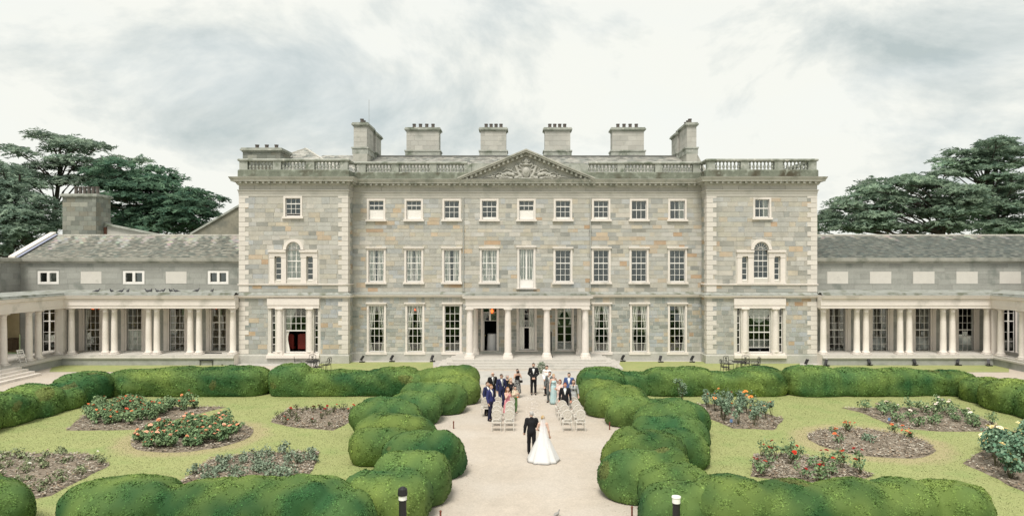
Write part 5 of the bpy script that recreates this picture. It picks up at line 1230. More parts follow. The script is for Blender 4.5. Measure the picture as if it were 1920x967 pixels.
# ------------------------------------------------------------------ cedars
BARK = mat('cedar_bark', (.075, .06, .05), var=.25, bump=.4)
CED = leafmat('cedar_needles', transl=.35)
def cedar(label, trunk, Y, pads, seed, dark, light, dens=1.0, spread=3.5, fill=.55):
    """trunk: base (px) and height; pads: (px, py, rx_px, ry_px) foliage layers carried on limbs"""
    rng = np.random.default_rng(seed); s = Y/F; bx = X(trunk[0], Y); zt = Zh(trunk[1], Y)
    t = thing('cedar_tree', label, 'tree', (bx, Y, 0), group='old cedars behind the wings')
    tb = MB(); tp = [(bx + .5*math.sin(z*.3+seed), Y + .3*math.cos(z*.4), z) for z in np.linspace(0, zt, 9)]
    tb.tube(tp, list(np.linspace(.6, .08, 9)), 10); tb.build('trunk', BARK, t)
    lb = MB(); Vs = []; Cs = []; Ns = []
    pr_ = random.Random(seed); pads = [(a_, b_, c_*1.15, d_*1.1) for a_, b_, c_, d_ in pads] + [(a_ + pr_.uniform(-.5, .5)*c_, b_ + pr_.uniform(8, 20), c_*.7, d_*.9) for a_, b_, c_, d_ in pads if pr_.random() < fill]
    for (px, py, rx, ry) in pads:
        y = Y + rng.uniform(-spread, spread); x, z = X(px, Y), Zh(py, Y); rx *= s; ry *= s; rd = rx*rng.uniform(.75, 1.1)
        zr = max(2, z - rng.uniform(1.2, 3.2)); i = min(8, int(8*zr/zt)); a = Vector(tp[i]); b = Vector((x, y, z-.15)); m = (a+b)/2 + Vector((0, 0, .6))
        lb.tube([a, m, b], [.13, .08, .03], 5)
        for _ in range(4):
            q = Vector((x+rng.uniform(-.7, .7)*rx, y+rng.uniform(-.7, .7)*rd, z + rng.uniform(-.3, .1))); lb.tube([m.lerp(b, .7), q], [.05, .015], 4)
        # a pad is several flat sprays: each a fan of needle tufts on a drooping branchlet
        ns = int(60*dens*max(.6, rx*rd/4)); n = ns*16
        ang = rng.uniform(0, 2*PI, ns); rad = np.sqrt(rng.random(ns))
        cx = x + rx*rad*np.cos(ang); cy = y + rd*rad*np.sin(ang); cz = z + ry*(1 - 1.25*rad**2) + rng.normal(0, .10 + ry*.25, ns)
        dirn = np.stack([np.cos(ang + rng.normal(0, .6, ns)), np.sin(ang + rng.normal(0, .6, ns)), rng.normal(-.1, .15, ns)], 1)
        base = np.repeat(np.stack([cx, cy, cz], 1), 16, 0); dd = np.repeat(dirn, 16, 0)
        tt = np.tile(np.linspace(-.75, .75, 16), ns)[:, None]; side = np.cross(dd, [0, 0, 1.]); side /= np.linalg.norm(side, axis=1)[:, None]+1e-9
        P = base + dd*tt*.85 + side*rng.normal(0, .13, (n, 1)) + np.stack([np.zeros(n), np.zeros(n), -.16*tt[:, 0]**2 + rng.normal(0, .05, n)], 1)
        ax = dd*.55 + side*rng.normal(0, .8, (n, 1)) + rng.normal(0, .32, (n, 3)) + np.array([0, 0, -.05]); ax /= np.linalg.norm(ax, axis=1)[:, None]
        nv = np.stack([1.0*(P[:, 0]-x)/rx, 1.0*(P[:, 1]-y)/rd, .5 + 0*P[:, 0]], 1) + rng.normal(0, .38, (n, 3)); nv /= np.linalg.norm(nv, axis=1)[:, None]; sdv = np.cross(ax, nv); sdv /= np.linalg.norm(sdv, axis=1)[:, None]+1e-9
        l = rng.uniform(.30, .66, (n, 1)); wd = rng.uniform(.04, .085, (n, 1))
        B_, D_ = P + sdv*wd, P - sdv*wd
        tone = np.repeat(rng.random(ns), 16)[:, None]*.6 + rng.random((n, 1))*.4; c = (np.array(dark)*(1-tone) + np.array(light)*tone)*np.exp(rng.normal(0, .15)); Cs.append(np.repeat(c, 4, 0))
        Ns.append(np.repeat(nv, 4, 0))
        fl = ((np.cross(ax, D_ - B_)*nv).sum(1) < 0)[:, None]; B_, D_ = np.where(fl, D_, B_), np.where(fl, B_, D_)
        Vs.append(np.stack([P - ax*l*.4, B_, P + ax*l*.6, D_], 1).reshape(-1, 3))
    lb.build('limbs', BARK, t)
    V = np.concatenate(Vs) - np.array([bx, Y, 0]); C = np.concatenate(Cs); me = fastmesh('crown', V, np.arange(len(V)).reshape(-1, 4), C, nrm=np.concatenate(Ns)); link('crown', me, CED, t)
    return t
def crop(pads, sc, ox, oy, k=1.0): return [(a/sc+ox, b/sc+oy, c/sc*k, d/sc) for a, b, c, d in pads]
cA = crop([(330,105,110,22),(420,120,120,25),(600,165,130,22),(770,195,110,16),(880,245,85,12),(450,180,140,22),(150,205,80,12),(280,240,90,14),(560,280,150,20),(740,260,120,18),(470,310,110,20),(330,330,100,16),(620,330,140,18),(230,380,120,20),(380,420,110,20),(520,410,120,18),(650,390,130,18),(350,470,120,22),(560,440,90,18)], 3.867, 0, 230)
cC = crop([(100,350,140,30),(60,420,120,40),(20,340,100,25),(80,520,140,40),(200,560,150,40),(60,620,150,45),(220,650,170,40),(120,700,170,45),(300,690,140,40),(240,760,160,45),(80,800,150,50),(320,780,140,40),(60,900,130,45),(150,860,150,40),(380,600,100,40),(400,720,110,45),(10,480,120,40),(160,470,120,30),(-90,420,150,40),(-120,560,170,50),(-100,720,170,60)], 3.867, 0, 230)
cB = crop([(960,330,120,20),(1090,350,140,20),(1190,385,100,18),(860,380,140,25),(1020,410,170,22),(1180,430,120,18),(800,450,110,25),(940,470,170,24),(1130,490,180,22),(1280,480,95,15),(1250,520,140,20),(1430,515,110,17),(1520,550,90,15),(850,540,130,24),(1010,560,180,24),(1200,570,180,22),(1400,580,160,22),(1560,610,100,16),(880,620,120,24),(1040,640,160,28),(1250,640,180,24),(1430,650,160,24),(1580,680,80,20),(950,700,140,32),(1120,720,170,32),(1300,720,170,28),(1450,710,110,24),(1020,770,150,30),(1200,780,170,30),(1340,770,130,30),(800,620,90,30),(820,720,90,30),(1500,760,120,30),(780,560,80,26)], 3.867, 0, 230)
cD = crop([(590,385,95,18),(520,430,110,20),(430,480,110,20),(350,520,100,20),(260,560,100,20),(180,600,85,24),(140,680,75,28),(110,750,75,34),(780,380,120,20),(680,430,130,20),(580,480,140,20),(470,540,130,20),(330,610,120,24),(240,680,120,24),(200,760,115,28),(600,560,110,20),(480,620,140,22),(380,680,150,24),(560,680,150,24),(330,750,150,28),(500,750,160,28),(680,750,140,24),(880,370,120,20),(980,350,110,18),(900,430,140,20),(1020,420,120,18),(820,490,120,20),(1000,500,150,22),(1120,480,130,20),(900,560,140,24),(1060,570,160,24),(1180,560,130,22),(850,650,120,24),(1010,650,150,24),(1160,640,140,24),(900,740,130,28),(1060,760,140,24),(760,640,90,22),(60,790,60,30),(1150,740,120,26)], 4.03, 1520, 240)
cE = crop([(1490,95,120,18),(1390,115,100,16),(1570,130,110,20),(1280,140,100,16),(1120,180,90,14),(1220,200,110,18),(1400,180,140,20),(1540,200,110,20),(1080,230,100,14),(1000,290,70,12),(1180,260,130,18),(1340,240,140,20),(1480,250,120,18),(1130,310,110,16),(1250,320,100,16),(1300,390,100,18),(1420,390,130,20),(1560,400,110,22),(1380,450,150,22),(1530,460,120,22),(1300,490,120,22),(1430,530,140,24),(1580,530,100,24),(1320,590,140,26),(1480,610,140,26),(1590,620,95,24),(1360,680,150,28),(1520,700,140,28),(1300,740,140,28),(1450,770,150,24),(1660,150,120,22),(1680,260,140,24),(1700,420,140,26),(1680,560,140,28),(1660,700,150,32),(1600,770,150,30)], 4.03, 1520, 240)
cedar('tall thin-layered cedar with flat branches behind the left chimney stack', (108, 262), 80, cA, 1, (.10, .16, .13), (.35, .43, .32), fill=0)
cedar('blue-green cedar filling the left edge behind the wing roof', (28, 320), 74, cC, 2, (.10, .165, .13), (.35, .45, .335), .9)
cedar('dark green spreading cedar between the left chimney stack and the house', (292, 320), 77, cB, 3, (.045, .11, .078), (.165, .265, .165), .9)
cedar('broad sloping cedar just right of the house behind the right wing', (1760, 335), 80, cD, 4, (.095, .16, .12), (.35, .45, .315), .9)
cedar('taller cedar at the right edge behind the right wing', (1855, 268), 88, cE, 5, (.09, .155, .12), (.33, .43, .30), .9)
# ------------------------------------------------------------------ ceremony chairs, furniture, lamps, birds
CHW = mat('chair_white_wood', (.66, .63, .575), rough=.6, var=.06, bump=.03); CHS = mat('chair_pad', (.68, .63, .56), rough=.9, var=.06)
CANE = mat('chair_cane', (.56, .52, .455), rough=.8, var=.12, scale=20)
def oval(cx, y, cz, rx, rz, n=20): return [(cx+rx*math.cos(2*PI*i/n), y, cz+rz*math.sin(2*PI*i/n)) for i in range(n+1)]
def chair_parts(t):
    b = MB(); b.tube(oval(0, -.21, .77, .205, .225), .022, 6); b.tube([(-.12, -.2, .47), (-.10, -.21, .58)], .02, 6); b.tube([(.12, -.2, .47), (.10, -.21, .58)], .02, 6)
    f = b.build('back_frame', CHW, t, smooth=True)
    b = MB(); b.prism([(p[0], p[2]) for p in oval(0, 0, .77, .188, .208)[:-1]], -.216, -.200); b.build('back_panel', CANE, t)
    b = MB(); b.tube(oval(0, -.222, .77, .07, .09, 12), .012, 5)
    for k in range(8): a = PI*k/4; b.tube([(.07*math.cos(a), -.222, .77+.09*math.sin(a)), (.185*math.cos(a), -.222, .77+.205*math.sin(a))], .008, 4)
    b.build('back_spokes', CHW, t)
    b = MB(); b.box(-.22, .22, -.2, .23, .40, .455); b.build('seat_frame', CHW, t)
    b = MB(); b.lathe(0, .015, [(.205, .455), (.215, .47), (.19, .50), (.02, .51)], 14, sy=1.0); b.build('seat', CHS, t, smooth=True)
    for x in (-.195, .195):
        for y in (-.175, .205):
            q = MB(); q.tube([(x, y, .41), (x*1.0, y, .3), (x*1.06, y*1.08, 0)], [.022, .02, .013], 7); q.build('leg', CHW, t)
GC_ = 'white oval-backed chairs set out for the guests'
chair0 = thing('oval_back_chair', 'tmp', 'chair', (0, 0, 0), 0, GC_); chair_parts(chair0); used = [False]
def chair(px, py, label, rz=0.0):
    c = copy_tree(chair0) if used[0] else chair0; used[0] = True
    x, y, _ = G(px, py); c.location = (x, y, 0); c.rotation_euler = (0, 0, rz); c['label'] = label; c['group'] = GC_; return c
# py here is the foot of the back legs; chairs face the house
LROW = [(807, 'front'), (798, 'second'), (788.5, 'third'), (779, 'fourth')]
for i, (py, nm) in enumerate(LROW):
    chair(931 + i*.7, py, 'white oval-backed chair, %s row left of the aisle, outer seat' % nm, random.uniform(-.05, .05))
    chair(954.5 + i*.9, py, 'white oval-backed chair, %s row left of the aisle, aisle seat' % nm, random.uniform(-.05, .05))
chair(910.5, 780, 'white oval-backed chair standing apart behind the man in the navy suit', .1)
RROW = [(807, 'front'), (796, 'second'), (787, 'third'), (779, 'fourth')]
for i, (py, nm) in enumerate(RROW):
    chair(1063.5 - i*4.6, py, 'white oval-backed chair, %s row right of the aisle, aisle seat' % nm, random.uniform(-.05, .05))
    chair(1088 - i*4.4, py, 'white oval-backed chair, %s row right of the aisle, outer seat' % nm, random.uniform(-.05, .05))
# black garden chairs and tables by the wall
def garden_chair(px, py, rz, label):
    x, y, _ = G(px, py); t = lthing('garden_chair', label, 'chair', (x, y, .01), rz, 'black iron garden chairs')
    b = MB()
    for sx in (-.24, .24): b.tube([(sx, .2, .42), (sx, .27, .92)], .017, 6)
    b.tube([(-.24, .27, .92), (-.12, .275, .96), (0, .275, .98), (.12, .275, .96), (.24, .27, .92)], .017, 6)
    for k in range(5): xx = -.16+.08*k; b.tube([(xx, .205, .45), (-xx*.9, .27, .93)], .009, 5)
    b.tube(oval(0, .25, .72, .08, .1, 10), .009, 5); b.build('backrest', IRON, t)
    b = MB(); b.box(-.25, .25, -.24, .22, .41, .44); b.build('seat', IRON, t)
    for sx in (-.26, .26):
        q = MB(); q.tube([(sx, .24, .66), (sx, 0, .68), (sx, -.22, .64), (sx, -.23, .42)], .015, 6); q.build('armrest', IRON, t)
        for sy in (-.21, .2): q = MB(); q.tube([(sx*.9, sy, .42), (sx, sy*1.15, 0)], .015, 6); q.build('leg', IRON, t)
    return t
def garden_table(px, py, label):
    x, y, _ = G(px, py); t = lthing('garden_table', label, 'table', (x, y, .01), 0, 'black iron garden tables')
    b = MB(); b.lathe(0, 0, [(.5, .70), (.52, .715), (.5, .73), (.01, .732)], 20); b.build('tabletop', IRON, t)
    for k in range(4): a = PI/4+k*PI/2; q = MB(); q.tube([(.12*math.cos(a), .12*math.sin(a), .70), (.2*math.cos(a), .2*math.sin(a), .35), (.38*math.cos(a), .38*math.sin(a), 0)], .018, 6); q.build('leg', IRON, t)
    for z in (.3,): q = MB(); q.tube([(.2*math.cos(2*PI*i/16), .2*math.sin(2*PI*i/16), z) for i in range(17)], .01, 5); q.build('stretcher', IRON, t)
garden_table(586, 695.5, 'black iron garden table below the left pavilion window')
for px, py, rz, nm in ((559, 694, 1.9, 'at the left of the left pavilion table'), (584, 690, .0, 'behind the left pavilion table, against the wall'), (597, 699, 2.9, 'in front of the left pavilion table'), (612, 695, -1.9, 'at the right of the left pavilion table')): garden_chair(px, py, rz, 'black iron lattice-backed chair ' + nm)
garden_table(1386, 697, 'black iron garden table below the right pavilion window')
for px, py, rz, nm in ((1359, 699.5, 1.7, 'at the left of the right pavilion table'), (1366, 693, .5, 'behind the right pavilion table on its left'), (1398, 692, -.3, 'behind the right pavilion table on its right'), (1398, 699, 2.8, 'in front of the right pavilion table'), (1417, 695, -1.5, 'at the far right of the right pavilion table')): garden_chair(px, py, rz, 'black iron lattice-backed chair ' + nm)
x, y, _ = G(398, 682); t = lthing('garden_bench', 'black iron bench against the left wing plinth', 'bench', (x, y, 0), 0)
MB().box(-.62, .62, -.25, .22, .40, .44).build('seat', IRON, t); b = MB(); b.box(-.62, .62, .2, .235, .78, .84)
for k in range(13): xx = -.6+.1*k; b.box(xx-.012, xx+.012, .205, .23, .44, .78)
b.build('backrest', IRON, t)
for sx in (-.6, .6):
    q = MB(); q.tube([(sx, .21, .62), (sx, -.2, .64), (sx, -.24, .42)], .018, 6); q.build('armrest', IRON, t)
    for sy in (-.22, .2): MB().box(sx-.02, sx+.02, sy-.02, sy+.02, 0, .41).build('leg', IRON, t)
x, y, _ = G(389, 684); t = lthing('low_table', 'low black iron table in front of the bench by the left wing', 'table', (x, y, 0)); MB().box(-.5, .5, -.25, .25, .36, .40).build('tabletop', IRON, t)
for sx in (-.46, .46):
    for sy in (-.21, .21): MB().box(sx-.02, sx+.02, sy-.02, sy+.02, 0, .36).build('leg', IRON, t)
# spotlights on the grass along the walls
LI = [('left wing', [(128, 682), (187, 682), (268, 682), (347, 682), (421, 684)]), ('main house left of the steps', [(679, 679), (735, 678), (811, 678)]), ('main house right of the steps', [(1168, 677.5), (1239, 679), (1298, 679)]), ('right pavilion and wing', [(1513, 686), (1550, 686), (1631, 685), (1716, 685), (1797, 685), (1855, 686)])]
pos = ['leftmost', 'second', 'third', 'fourth', 'fifth', 'rightmost']
sp0 = None
for nm, L_ in LI:
    for i, (px, py) in enumerate(L_):
        x, y, _ = G(px, py)
        if sp0 is None:
            t = sp0 = thing('spotlight', 'x', 'spotlight', (0, 0, 0), 0, 'black uplighters on the grass by the walls')
            b = MB(); b.box(-.2, .2, -.12, .12, 0, .07); b.build('base', IRON, t); b = MB(); b.tube([(0, 0, .07), (0, 0, .2)], .03, 6); b.build('bracket', IRON, t)
            b = MB(); b.bar((-.1, -.05, .16), (.06, .16, .48), .2, .09); h_ = b.build('lamp_head', IRON, t); b = MB(); b.bar((.062, .163, .483), (.066, .168, .489), .17, .07); b.build('lens', WHITE, h_)
        else: t = copy_tree(sp0)
        t.location = (x, y, .01); t.rotation_euler = (0, 0, random.uniform(-.5, .6)); t['label'] = 'black spotlight by the %s, %s of its row' % (nm, pos[i] if i < len(L_)-1 else 'rightmost')
# folding chair in the left colonnade
x, y = X(40.5, 47.6), 47.6; t = lthing('folding_chair', 'white folding chair standing in the open bay of the left colonnade', 'chair', (x, y, .752), 1.2)
for sx in (-.2, .2):
    b = MB(); b.bar((sx, -.2, 0), (sx, .22, .86), .035); b.build('leg', WHITE, t); b = MB(); b.bar((sx*.85, .24, 0), (sx*.85, -.18, .45), .035); b.build('leg', WHITE, t)
MB().box(-.2, .2, -.2, .2, .43, .46).build('seat', WHITE, t); b = MB(); b.bar((-.2, .2, .82), (.2, .2, .82), .03, .09); b.bar((-.2, .15, .68), (.2, .15, .68), .03, .07); b.build('backrest', WHITE, t)
b = MB(); b.bar((-.2, .17, .12), (.2, .17, .12), .03); b.bar((-.2, -.16, .1), (.2, -.16, .1), .03); b.build('stretcher', WHITE, t)
x, y = -40.15, 53.25; t = thing('sideboard', 'brown wooden sideboard in the dim open bay of the left colonnade', 'sideboard', (x, y, .752)); WD = mat('brown_wood', (.12, .085, .05), var=.2)
MB().box(x-.5, x, y-.62, y+.6, .87, 1.72).build('body', WD, t); MB().box(x-.53, x+.04, y-.66, y+.64, 1.72, 1.77).build('top', WD, t); b = MB(); b.box(x, x+.03, y-.56, y-.04, .95, 1.66); b.box(x, x+.03, y+.02, y+.54, .95, 1.66); b.build('door', WD, t)
for sy in (-.57, .55): MB().box(x-.06, x, y+sy-.04, y+sy+.04, .752, .87).build('leg', WD, t)
# pigeons on the left colonnade roof
PIG = mat('pigeon_feathers', (.09, .09, .10), var=.3, scale=12, bump=.05)
Vp, Fp = blob([('e', (0, 0, .16), (.075, .17, .08)), ('c', (0, -.10, .19), (0, -.17, .29), .045, .028), ('e', (0, -.19, .31), (.035, .045, .036)), ('c', (0, -.225, .305), (0, -.265, .297), .010, .004), ('c', (0, .12, .15), (0, .33, .11), .045, .02), ('c', (.035, -.02, .09), (.035, -.03, 0), .012, .008), ('c', (-.035, -.02, .09), (-.035, -.03, 0), .012, .008), ('e', (.06, .03, .17), (.03, .14, .055)), ('e', (-.06, .03, .17), (.03, .14, .055))], .013, .02)
pgm = fastmesh('pigeon', Vp*.95, Fp, smooth=True)
for i, px in enumerate((182, 209, 227, 240, 277, 283, 295, 305.5, 320, 330, 369, 398)):
    yy = 51.55 + random.uniform(-.15, .45); o = link('pigeon', pgm, PIG); o.location = (X(px, yy), yy, 5.435 if yy < 51.75 else 5.40); o.rotation_euler = (0, 0, random.uniform(0, 6.28)); tag(o, 'dark pigeon perched on the ledge above the left colonnade', 'pigeon', 'pigeons on the left colonnade ledge')
# lamp posts at the near ends of the walk, rusty stakes along it
LWHITE = mat('lamp_diffuser', (.78, .78, .74), rough=.4, var=.08, bump=0)
def lamp(px, py, label, pale=False):
    Y = 18.2; x = X(px, Y); zt = Zh(py, Y); t = thing('bollard_lamp', label, 'lamp', (x, Y, 0), 0, 'black bollard lamps in the near hedges')
    b = MB(); b.lathe(x, Y, [(.11, 0), (.105, .1), (.10, zt-.36), (.12, zt-.35)], 14); b.build('post', IRON, t)
    b = MB(); b.lathe(x, Y, [(.105, zt-.345), (.11, zt-.335), (.11, zt-.23), (.105, zt-.22)], 14); b.build('diffuser', LWHITE, t)
    b = MB(); b.lathe(x, Y, [(.13, zt-.22), (.135, zt-.18), (.12, zt-.05), (.05, zt)] if not pale else [(.115, zt-.215), (.125, zt-.19), (.12, zt-.165), (.03, zt-.15)], 14); b.build('cap', LWHITE if pale else IRON, t)
    return t
lamp(755, 912, 'black bollard lamp with a white band against the bottom left hedge'); lamp(1268, 918, 'black bollard lamp with a white top sunk in the bottom right hedge', True)
RUST = mat('rusty_steel', (.16, .055, .035), rough=.8, var=.3, scale=10)
for px, py, nm in ((826, 966, 'beside the lowest left mounds'), (850.5, 791, 'under the upper left mounds'), (1143, 793, 'under the upper right mounds'), (1185, 958, 'beside the lowest right mounds')):
    x, y, _ = G(px, py+12); t = lthing('path_marker', 'rusty red-brown stake at the gravel edge ' + nm, 'stake', (x, y, 0), 0, 'rusty stakes along the walk')
    b = MB(); b.tube([(0, 0, 0), (0, 0, .3)], .028, 8); b.build('post', RUST, t); b = MB(); b.lathe(0, 0, [(.036, .3), (.04, .32), (.024, .35)], 8); b.build('cap', RUST, t)
x, y, _ = G(1044, 969); Vb, Fb = Vp*.62, Fp
o = link('pigeon', fastmesh('pigeon', Vb, Fb, smooth=True), mat('grey_feathers', (.30, .29, .27), var=.3, scale=12, bump=0)); o.location = (x, y, 0); o.rotation_euler = (0, 0, 2.4); tag(o, 'grey bird on the gravel at the bottom edge of the walk', 'bird')
for px, py, nm in ((1371, 799, 'orange rose bed'), (1667, 796, 'white rose bed')):
    x, y, _ = G(px, py); t = thing('plant_label', 'small blue tag on a stick at the edge of the %s' % nm, 'tag', (x, y, .06), 0)
    MB().tube([(x, y, .06), (x, y, .25)], .008, 5).build('stick', IRON, t); MB().box(x-.06, x+.06, y-.012, y-.002, .2, .34).build('card', mat('blue_card', (.12, .22, .42), var=.05, bump=0), t)
# flower stand beside the groom
x, y, _ = G(1017, 733); t = lthing('flower_stand', 'tall slim white stand with a spray of pale leaves and white flowers', 'flowers', (x, y, 0))
b = MB()
for sx, sy in ((-.13, -.13), (.13, -.13), (-.13, .13), (.13, .13)): b.tube([(sx, sy, 0), (sx, sy, 1.05)], .011, 5)
for z in (.02, 1.05): b.tube([(-.13, -.13, z), (.13, -.13, z), (.13, .13, z), (-.13, .13, z), (-.13, -.13, z)], .011, 5)
b.build('stand', WHITE, t); MB().box(-.14, .14, -.14, .14, 1.055, 1.075).build('top', WHITE, t)
rng = np.random.default_rng(5); n = 420; v = rng.normal(size=(n, 3)); v /= np.linalg.norm(v, axis=1)[:, None]
P = np.array([-.06, 0, 1.42]) + v*np.array([.24, .2, .34])*rng.uniform(.3, 1.1, (n, 1))**.6; V, Fq = cards(P, v, .085, rng, lift=.5, wide=.35)
cw = np.where(rng.random((n, 1)) < .35, np.array([.72, .70, .63]), np.array([.26, .33, .23]))*rng.uniform(.75, 1.15, (n, 1))
link('foliage', fastmesh('foliage', V, Fq, np.repeat(cw, 4, 0)), ROSE, t)
# ------------------------------------------------------------------ people
def cm(name, c, rough=.85, var=.08, **k): return mat(name, c, rough=rough, var=var, scale=6, bump=.04, **k)
SKIN = cm('skin', (.56, .36, .27), .6, .06); SKINP = cm('skin_pale', (.62, .42, .33), .6, .06)
BLK = cm('black_suit', (.012, .012, .014)); NAVY = cm('navy_suit', (.025, .03, .085)); BLUE = cm('blue_suit', (.06, .10, .24)); GREY = cm('grey_suit', (.13, .14, .14)); LGREY = cm('light_grey_coat', (.36, .37, .36))
SHIRT = cm('white_shirt', (.78, .77, .75)); SHOE = cm('black_shoe', (.015, .013, .012), .4); EYE = cm('eye_dark', (.03, .02, .02), .4, 0); LIP = cm('lips', (.38, .15, .12), .6, 0)
HAIRC = dict(dark=(.022, .016, .013), brown=(.09, .05, .028), blonde=(.42, .29, .14), red=(.20, .06, .03), grey=(.40, .38, .36), white=(.6, .58, .55), ginger=(.26, .12, .05))
def hand_prims():
    p = [('e', (0, 0, -.045), (.040, .017, .05)), ('c', (0, 0, .01), (0, 0, -.03), .024, .028)]
    for i, (x, l) in enumerate(((-.030, .072), (-.010, .082), (.010, .076), (.029, .060))):
        a = (x, 0, -.082); b = (x*1.1, -.010, -.082-l*.45); c = (x*1.08, -.030, -.082-l*.85)
        p += [('c', a, b, .0095, .009), ('c', b, c, .009, .0075)]
    p += [('c', (-.034, -.004, -.03), (-.056, -.018, -.062), .0125, .0105), ('c', (-.056, -.018, -.062), (-.058, -.03, -.088), .0105, .0085)]
    return p
HV, HF = blob(hand_prims(), .0062, .008)
def frame(d, ref):
    z = -Vector(d).normalized(); x = Vector(ref).cross(z)
    if x.length < .05: x = Vector((1, 0, 0))
    x.normalize(); y = z.cross(x); return np.array([x, y, z]).T
ARM = dict(side=((.255, .03, 1.14), (.275, -.05, .90)), clasp=((.265, .03, 1.16), (.065, -.20, .97)), phone=((.235, -.16, 1.24), (.075, -.25, 1.50)), clap=((.245, -.06, 1.18), (.055, -.27, 1.27)), pray=((.235, -.12, 1.22), (.045, -.22, 1.46)), link=((.27, -.02, 1.17), (.13, -.23, 1.08)), pocket=((.285, .05, 1.16), (.24, -.03, .94)), bouquet=((.25, -.03, 1.18), (.06, -.24, 1.04)))
def loft(rings, n=36, folds=0, seed=0, power=1):
    """rings: (z, rx, ry, cx, cy) from the top down; vertical folds grow towards the hem"""
    v = []; f = []; k = len(rings); rnd = random.Random(seed); ph = rnd.uniform(0, 6)
    for j, (z, rx, ry, cx, cy) in enumerate(rings):
        t = j/(k-1)
        for i in range(n):
            a = 2*PI*i/n; q = 1 + folds*t**power*(math.sin(9*a+ph) + .6*math.sin(14*a+2*ph))
            v.append((cx+rx*q*math.cos(a), cy+ry*q*math.sin(a), z))
    f = [(j*n+(i+1) % n, j*n+i, (j+1)*n+i, (j+1)*n+(i+1) % n) for j in range(k-1) for i in range(n)]
    f += [tuple(range(n)), tuple((k-1)*n+i for i in range(n-1, -1, -1))]
    return v, f
def person(label, px, py, h, rz, outfit, hair='dark', style='short', arms=('side', 'side'), skin=None, stance=(0, 0), nod=0.0, turn=0.0, colors=None, glasses=False, beard=None, group=None, extra=None):
    x, y, _ = G(px, py); t = thing('person', label, 'person', (x, y, .008), rz, group); s = h/1.76; t.scale = (s, s, s); sk = skin or SKIN
    woman = outfit in ('dress', 'skirt', 'gown', 'child'); sw = .165 if woman else .19
    HC = (0, -.02 - .06*nod, 1.635 - .02*nod); fd = Vector((math.sin(turn), -math.cos(turn), 0))
    S = {-1: (-sw, .005, 1.425), 1: (sw, .005, 1.425)}; E = {}; Wp = {}
    for i, sx in ((0, -1), (1, 1)):
        e_, w_ = ARM[arms[i]]; E[sx] = (sx*e_[0]*(.92 if woman else 1), e_[1], e_[2]); Wp[sx] = (sx*w_[0], w_[1], w_[2])
    hip = {q: (q*.088, .0, .93) for q in (-1, 1)}; st = {-1: stance[0], 1: stance[1]}
    kn = {q: (q*.10, -.03 + st[q]*.5, .50) for q in (-1, 1)}; an = {q: (q*.105, .03 + st[q], .085) for q in (-1, 1)}
    B = [('e', (0, .0, .97), (.150, .105, .13)), ('e', (0, 0, 1.13), (.128, .092, .16)), ('e', (0, -.005, 1.30), (.150, .105, .16)), ('c', (-sw+.03, 0, 1.415), (sw-.03, 0, 1.415), .05, .05), ('c', (0, .012, 1.42), (0, -.002, 1.55), .056, .048),
         ('e', HC, (.074, .092, .108)), ('e', (HC[0]+fd.x*.03, HC[1]+fd.y*.03, HC[2]-.062), (.054, .058, .052)), ('c', (HC[0]+fd.x*.088, HC[1]+fd.y*.088, HC[2]+.012), (HC[0]+fd.x*.108, HC[1]+fd.y*.108, HC[2]-.028), .011, .017)]
    rt = Vector((-fd.y, fd.x, 0))
    for q in (-1, 1):
        B += [('c', S[q], E[q], .046, .038), ('c', E[q], Wp[q], .038, .026), ('c', hip[q], kn[q], .080, .055), ('c', kn[q], an[q], .055, .036), ('c', an[q], (an[q][0]*1.08, an[q][1]-.13, .035), .034, .028), ('e', (HC[0]+rt.x*.076*q, HC[1]+rt.y*.076*q, HC[2]-.012), (.016, .022, .030))]
        if woman: B.append(('e', (q*.065, -.085, 1.275), (.062, .055, .062)))
    V, Fq = blob(B, .0165, .03); Vs = [V]; Fs = [Fq]; off = len(V); mi = [np.zeros(len(Fq), int)]
    for q in (-1, 1):
        d = Vector(Wp[q]) - Vector(E[q]); R = frame(d, (0, 1, 0)); hv = HV.copy()
        if q > 0: hv[:, 0] *= -1
        hv = hv @ R.T + np.array(Wp[q]); hf = HF[:, ::-1] if q > 0 else HF
        Vs.append(hv); Fs.append(hf + off); off += len(hv); mi.append(np.zeros(len(hf), int))
        ev, ef = blob([('e', (HC[0]+fd.x*.086+rt.x*.030*q, HC[1]+fd.y*.086+rt.y*.030*q, HC[2]+.018), (.014, .012, .008))], .006, .01); Vs.append(ev); Fs.append(ef+off); off += len(ev); mi.append(np.ones(len(ef), int))
    ev, ef = blob([('e', (HC[0]+fd.x*.088, HC[1]+fd.y*.088, HC[2]-.058), (.022, .012, .008))], .006, .01); Vs.append(ev); Fs.append(ef+off); off += len(ev); mi.append(np.full(len(ef), 2))
    me = fastmesh('body', np.concatenate(Vs), np.concatenate(Fs), smooth=True); me.materials.append(sk); me.materials.append(EYE); me.materials.append(LIP); me.polygons.foreach_set('material_index', np.concatenate(mi)); link('body', me, None, t)
    def part(name, prims, m, hh=.017, k=.035, cut=None):
        v, f = blob(prims, hh, k, cut); return link(name, fastmesh(name, v, f, smooth=True), m, t)
    c = colors or {}
    def sleeves(r=.012, upto=1.0):
        res = []
        for q in (-1, 1):
            w_ = tuple(np.array(E[q])*(1-upto*.93) + np.array(Wp[q])*upto*.93); res += [('c', S[q], E[q], .060+r, .050+r)] + ([('c', E[q], w_, .050+r, .040+r)] if upto > 0 else [])
        return res
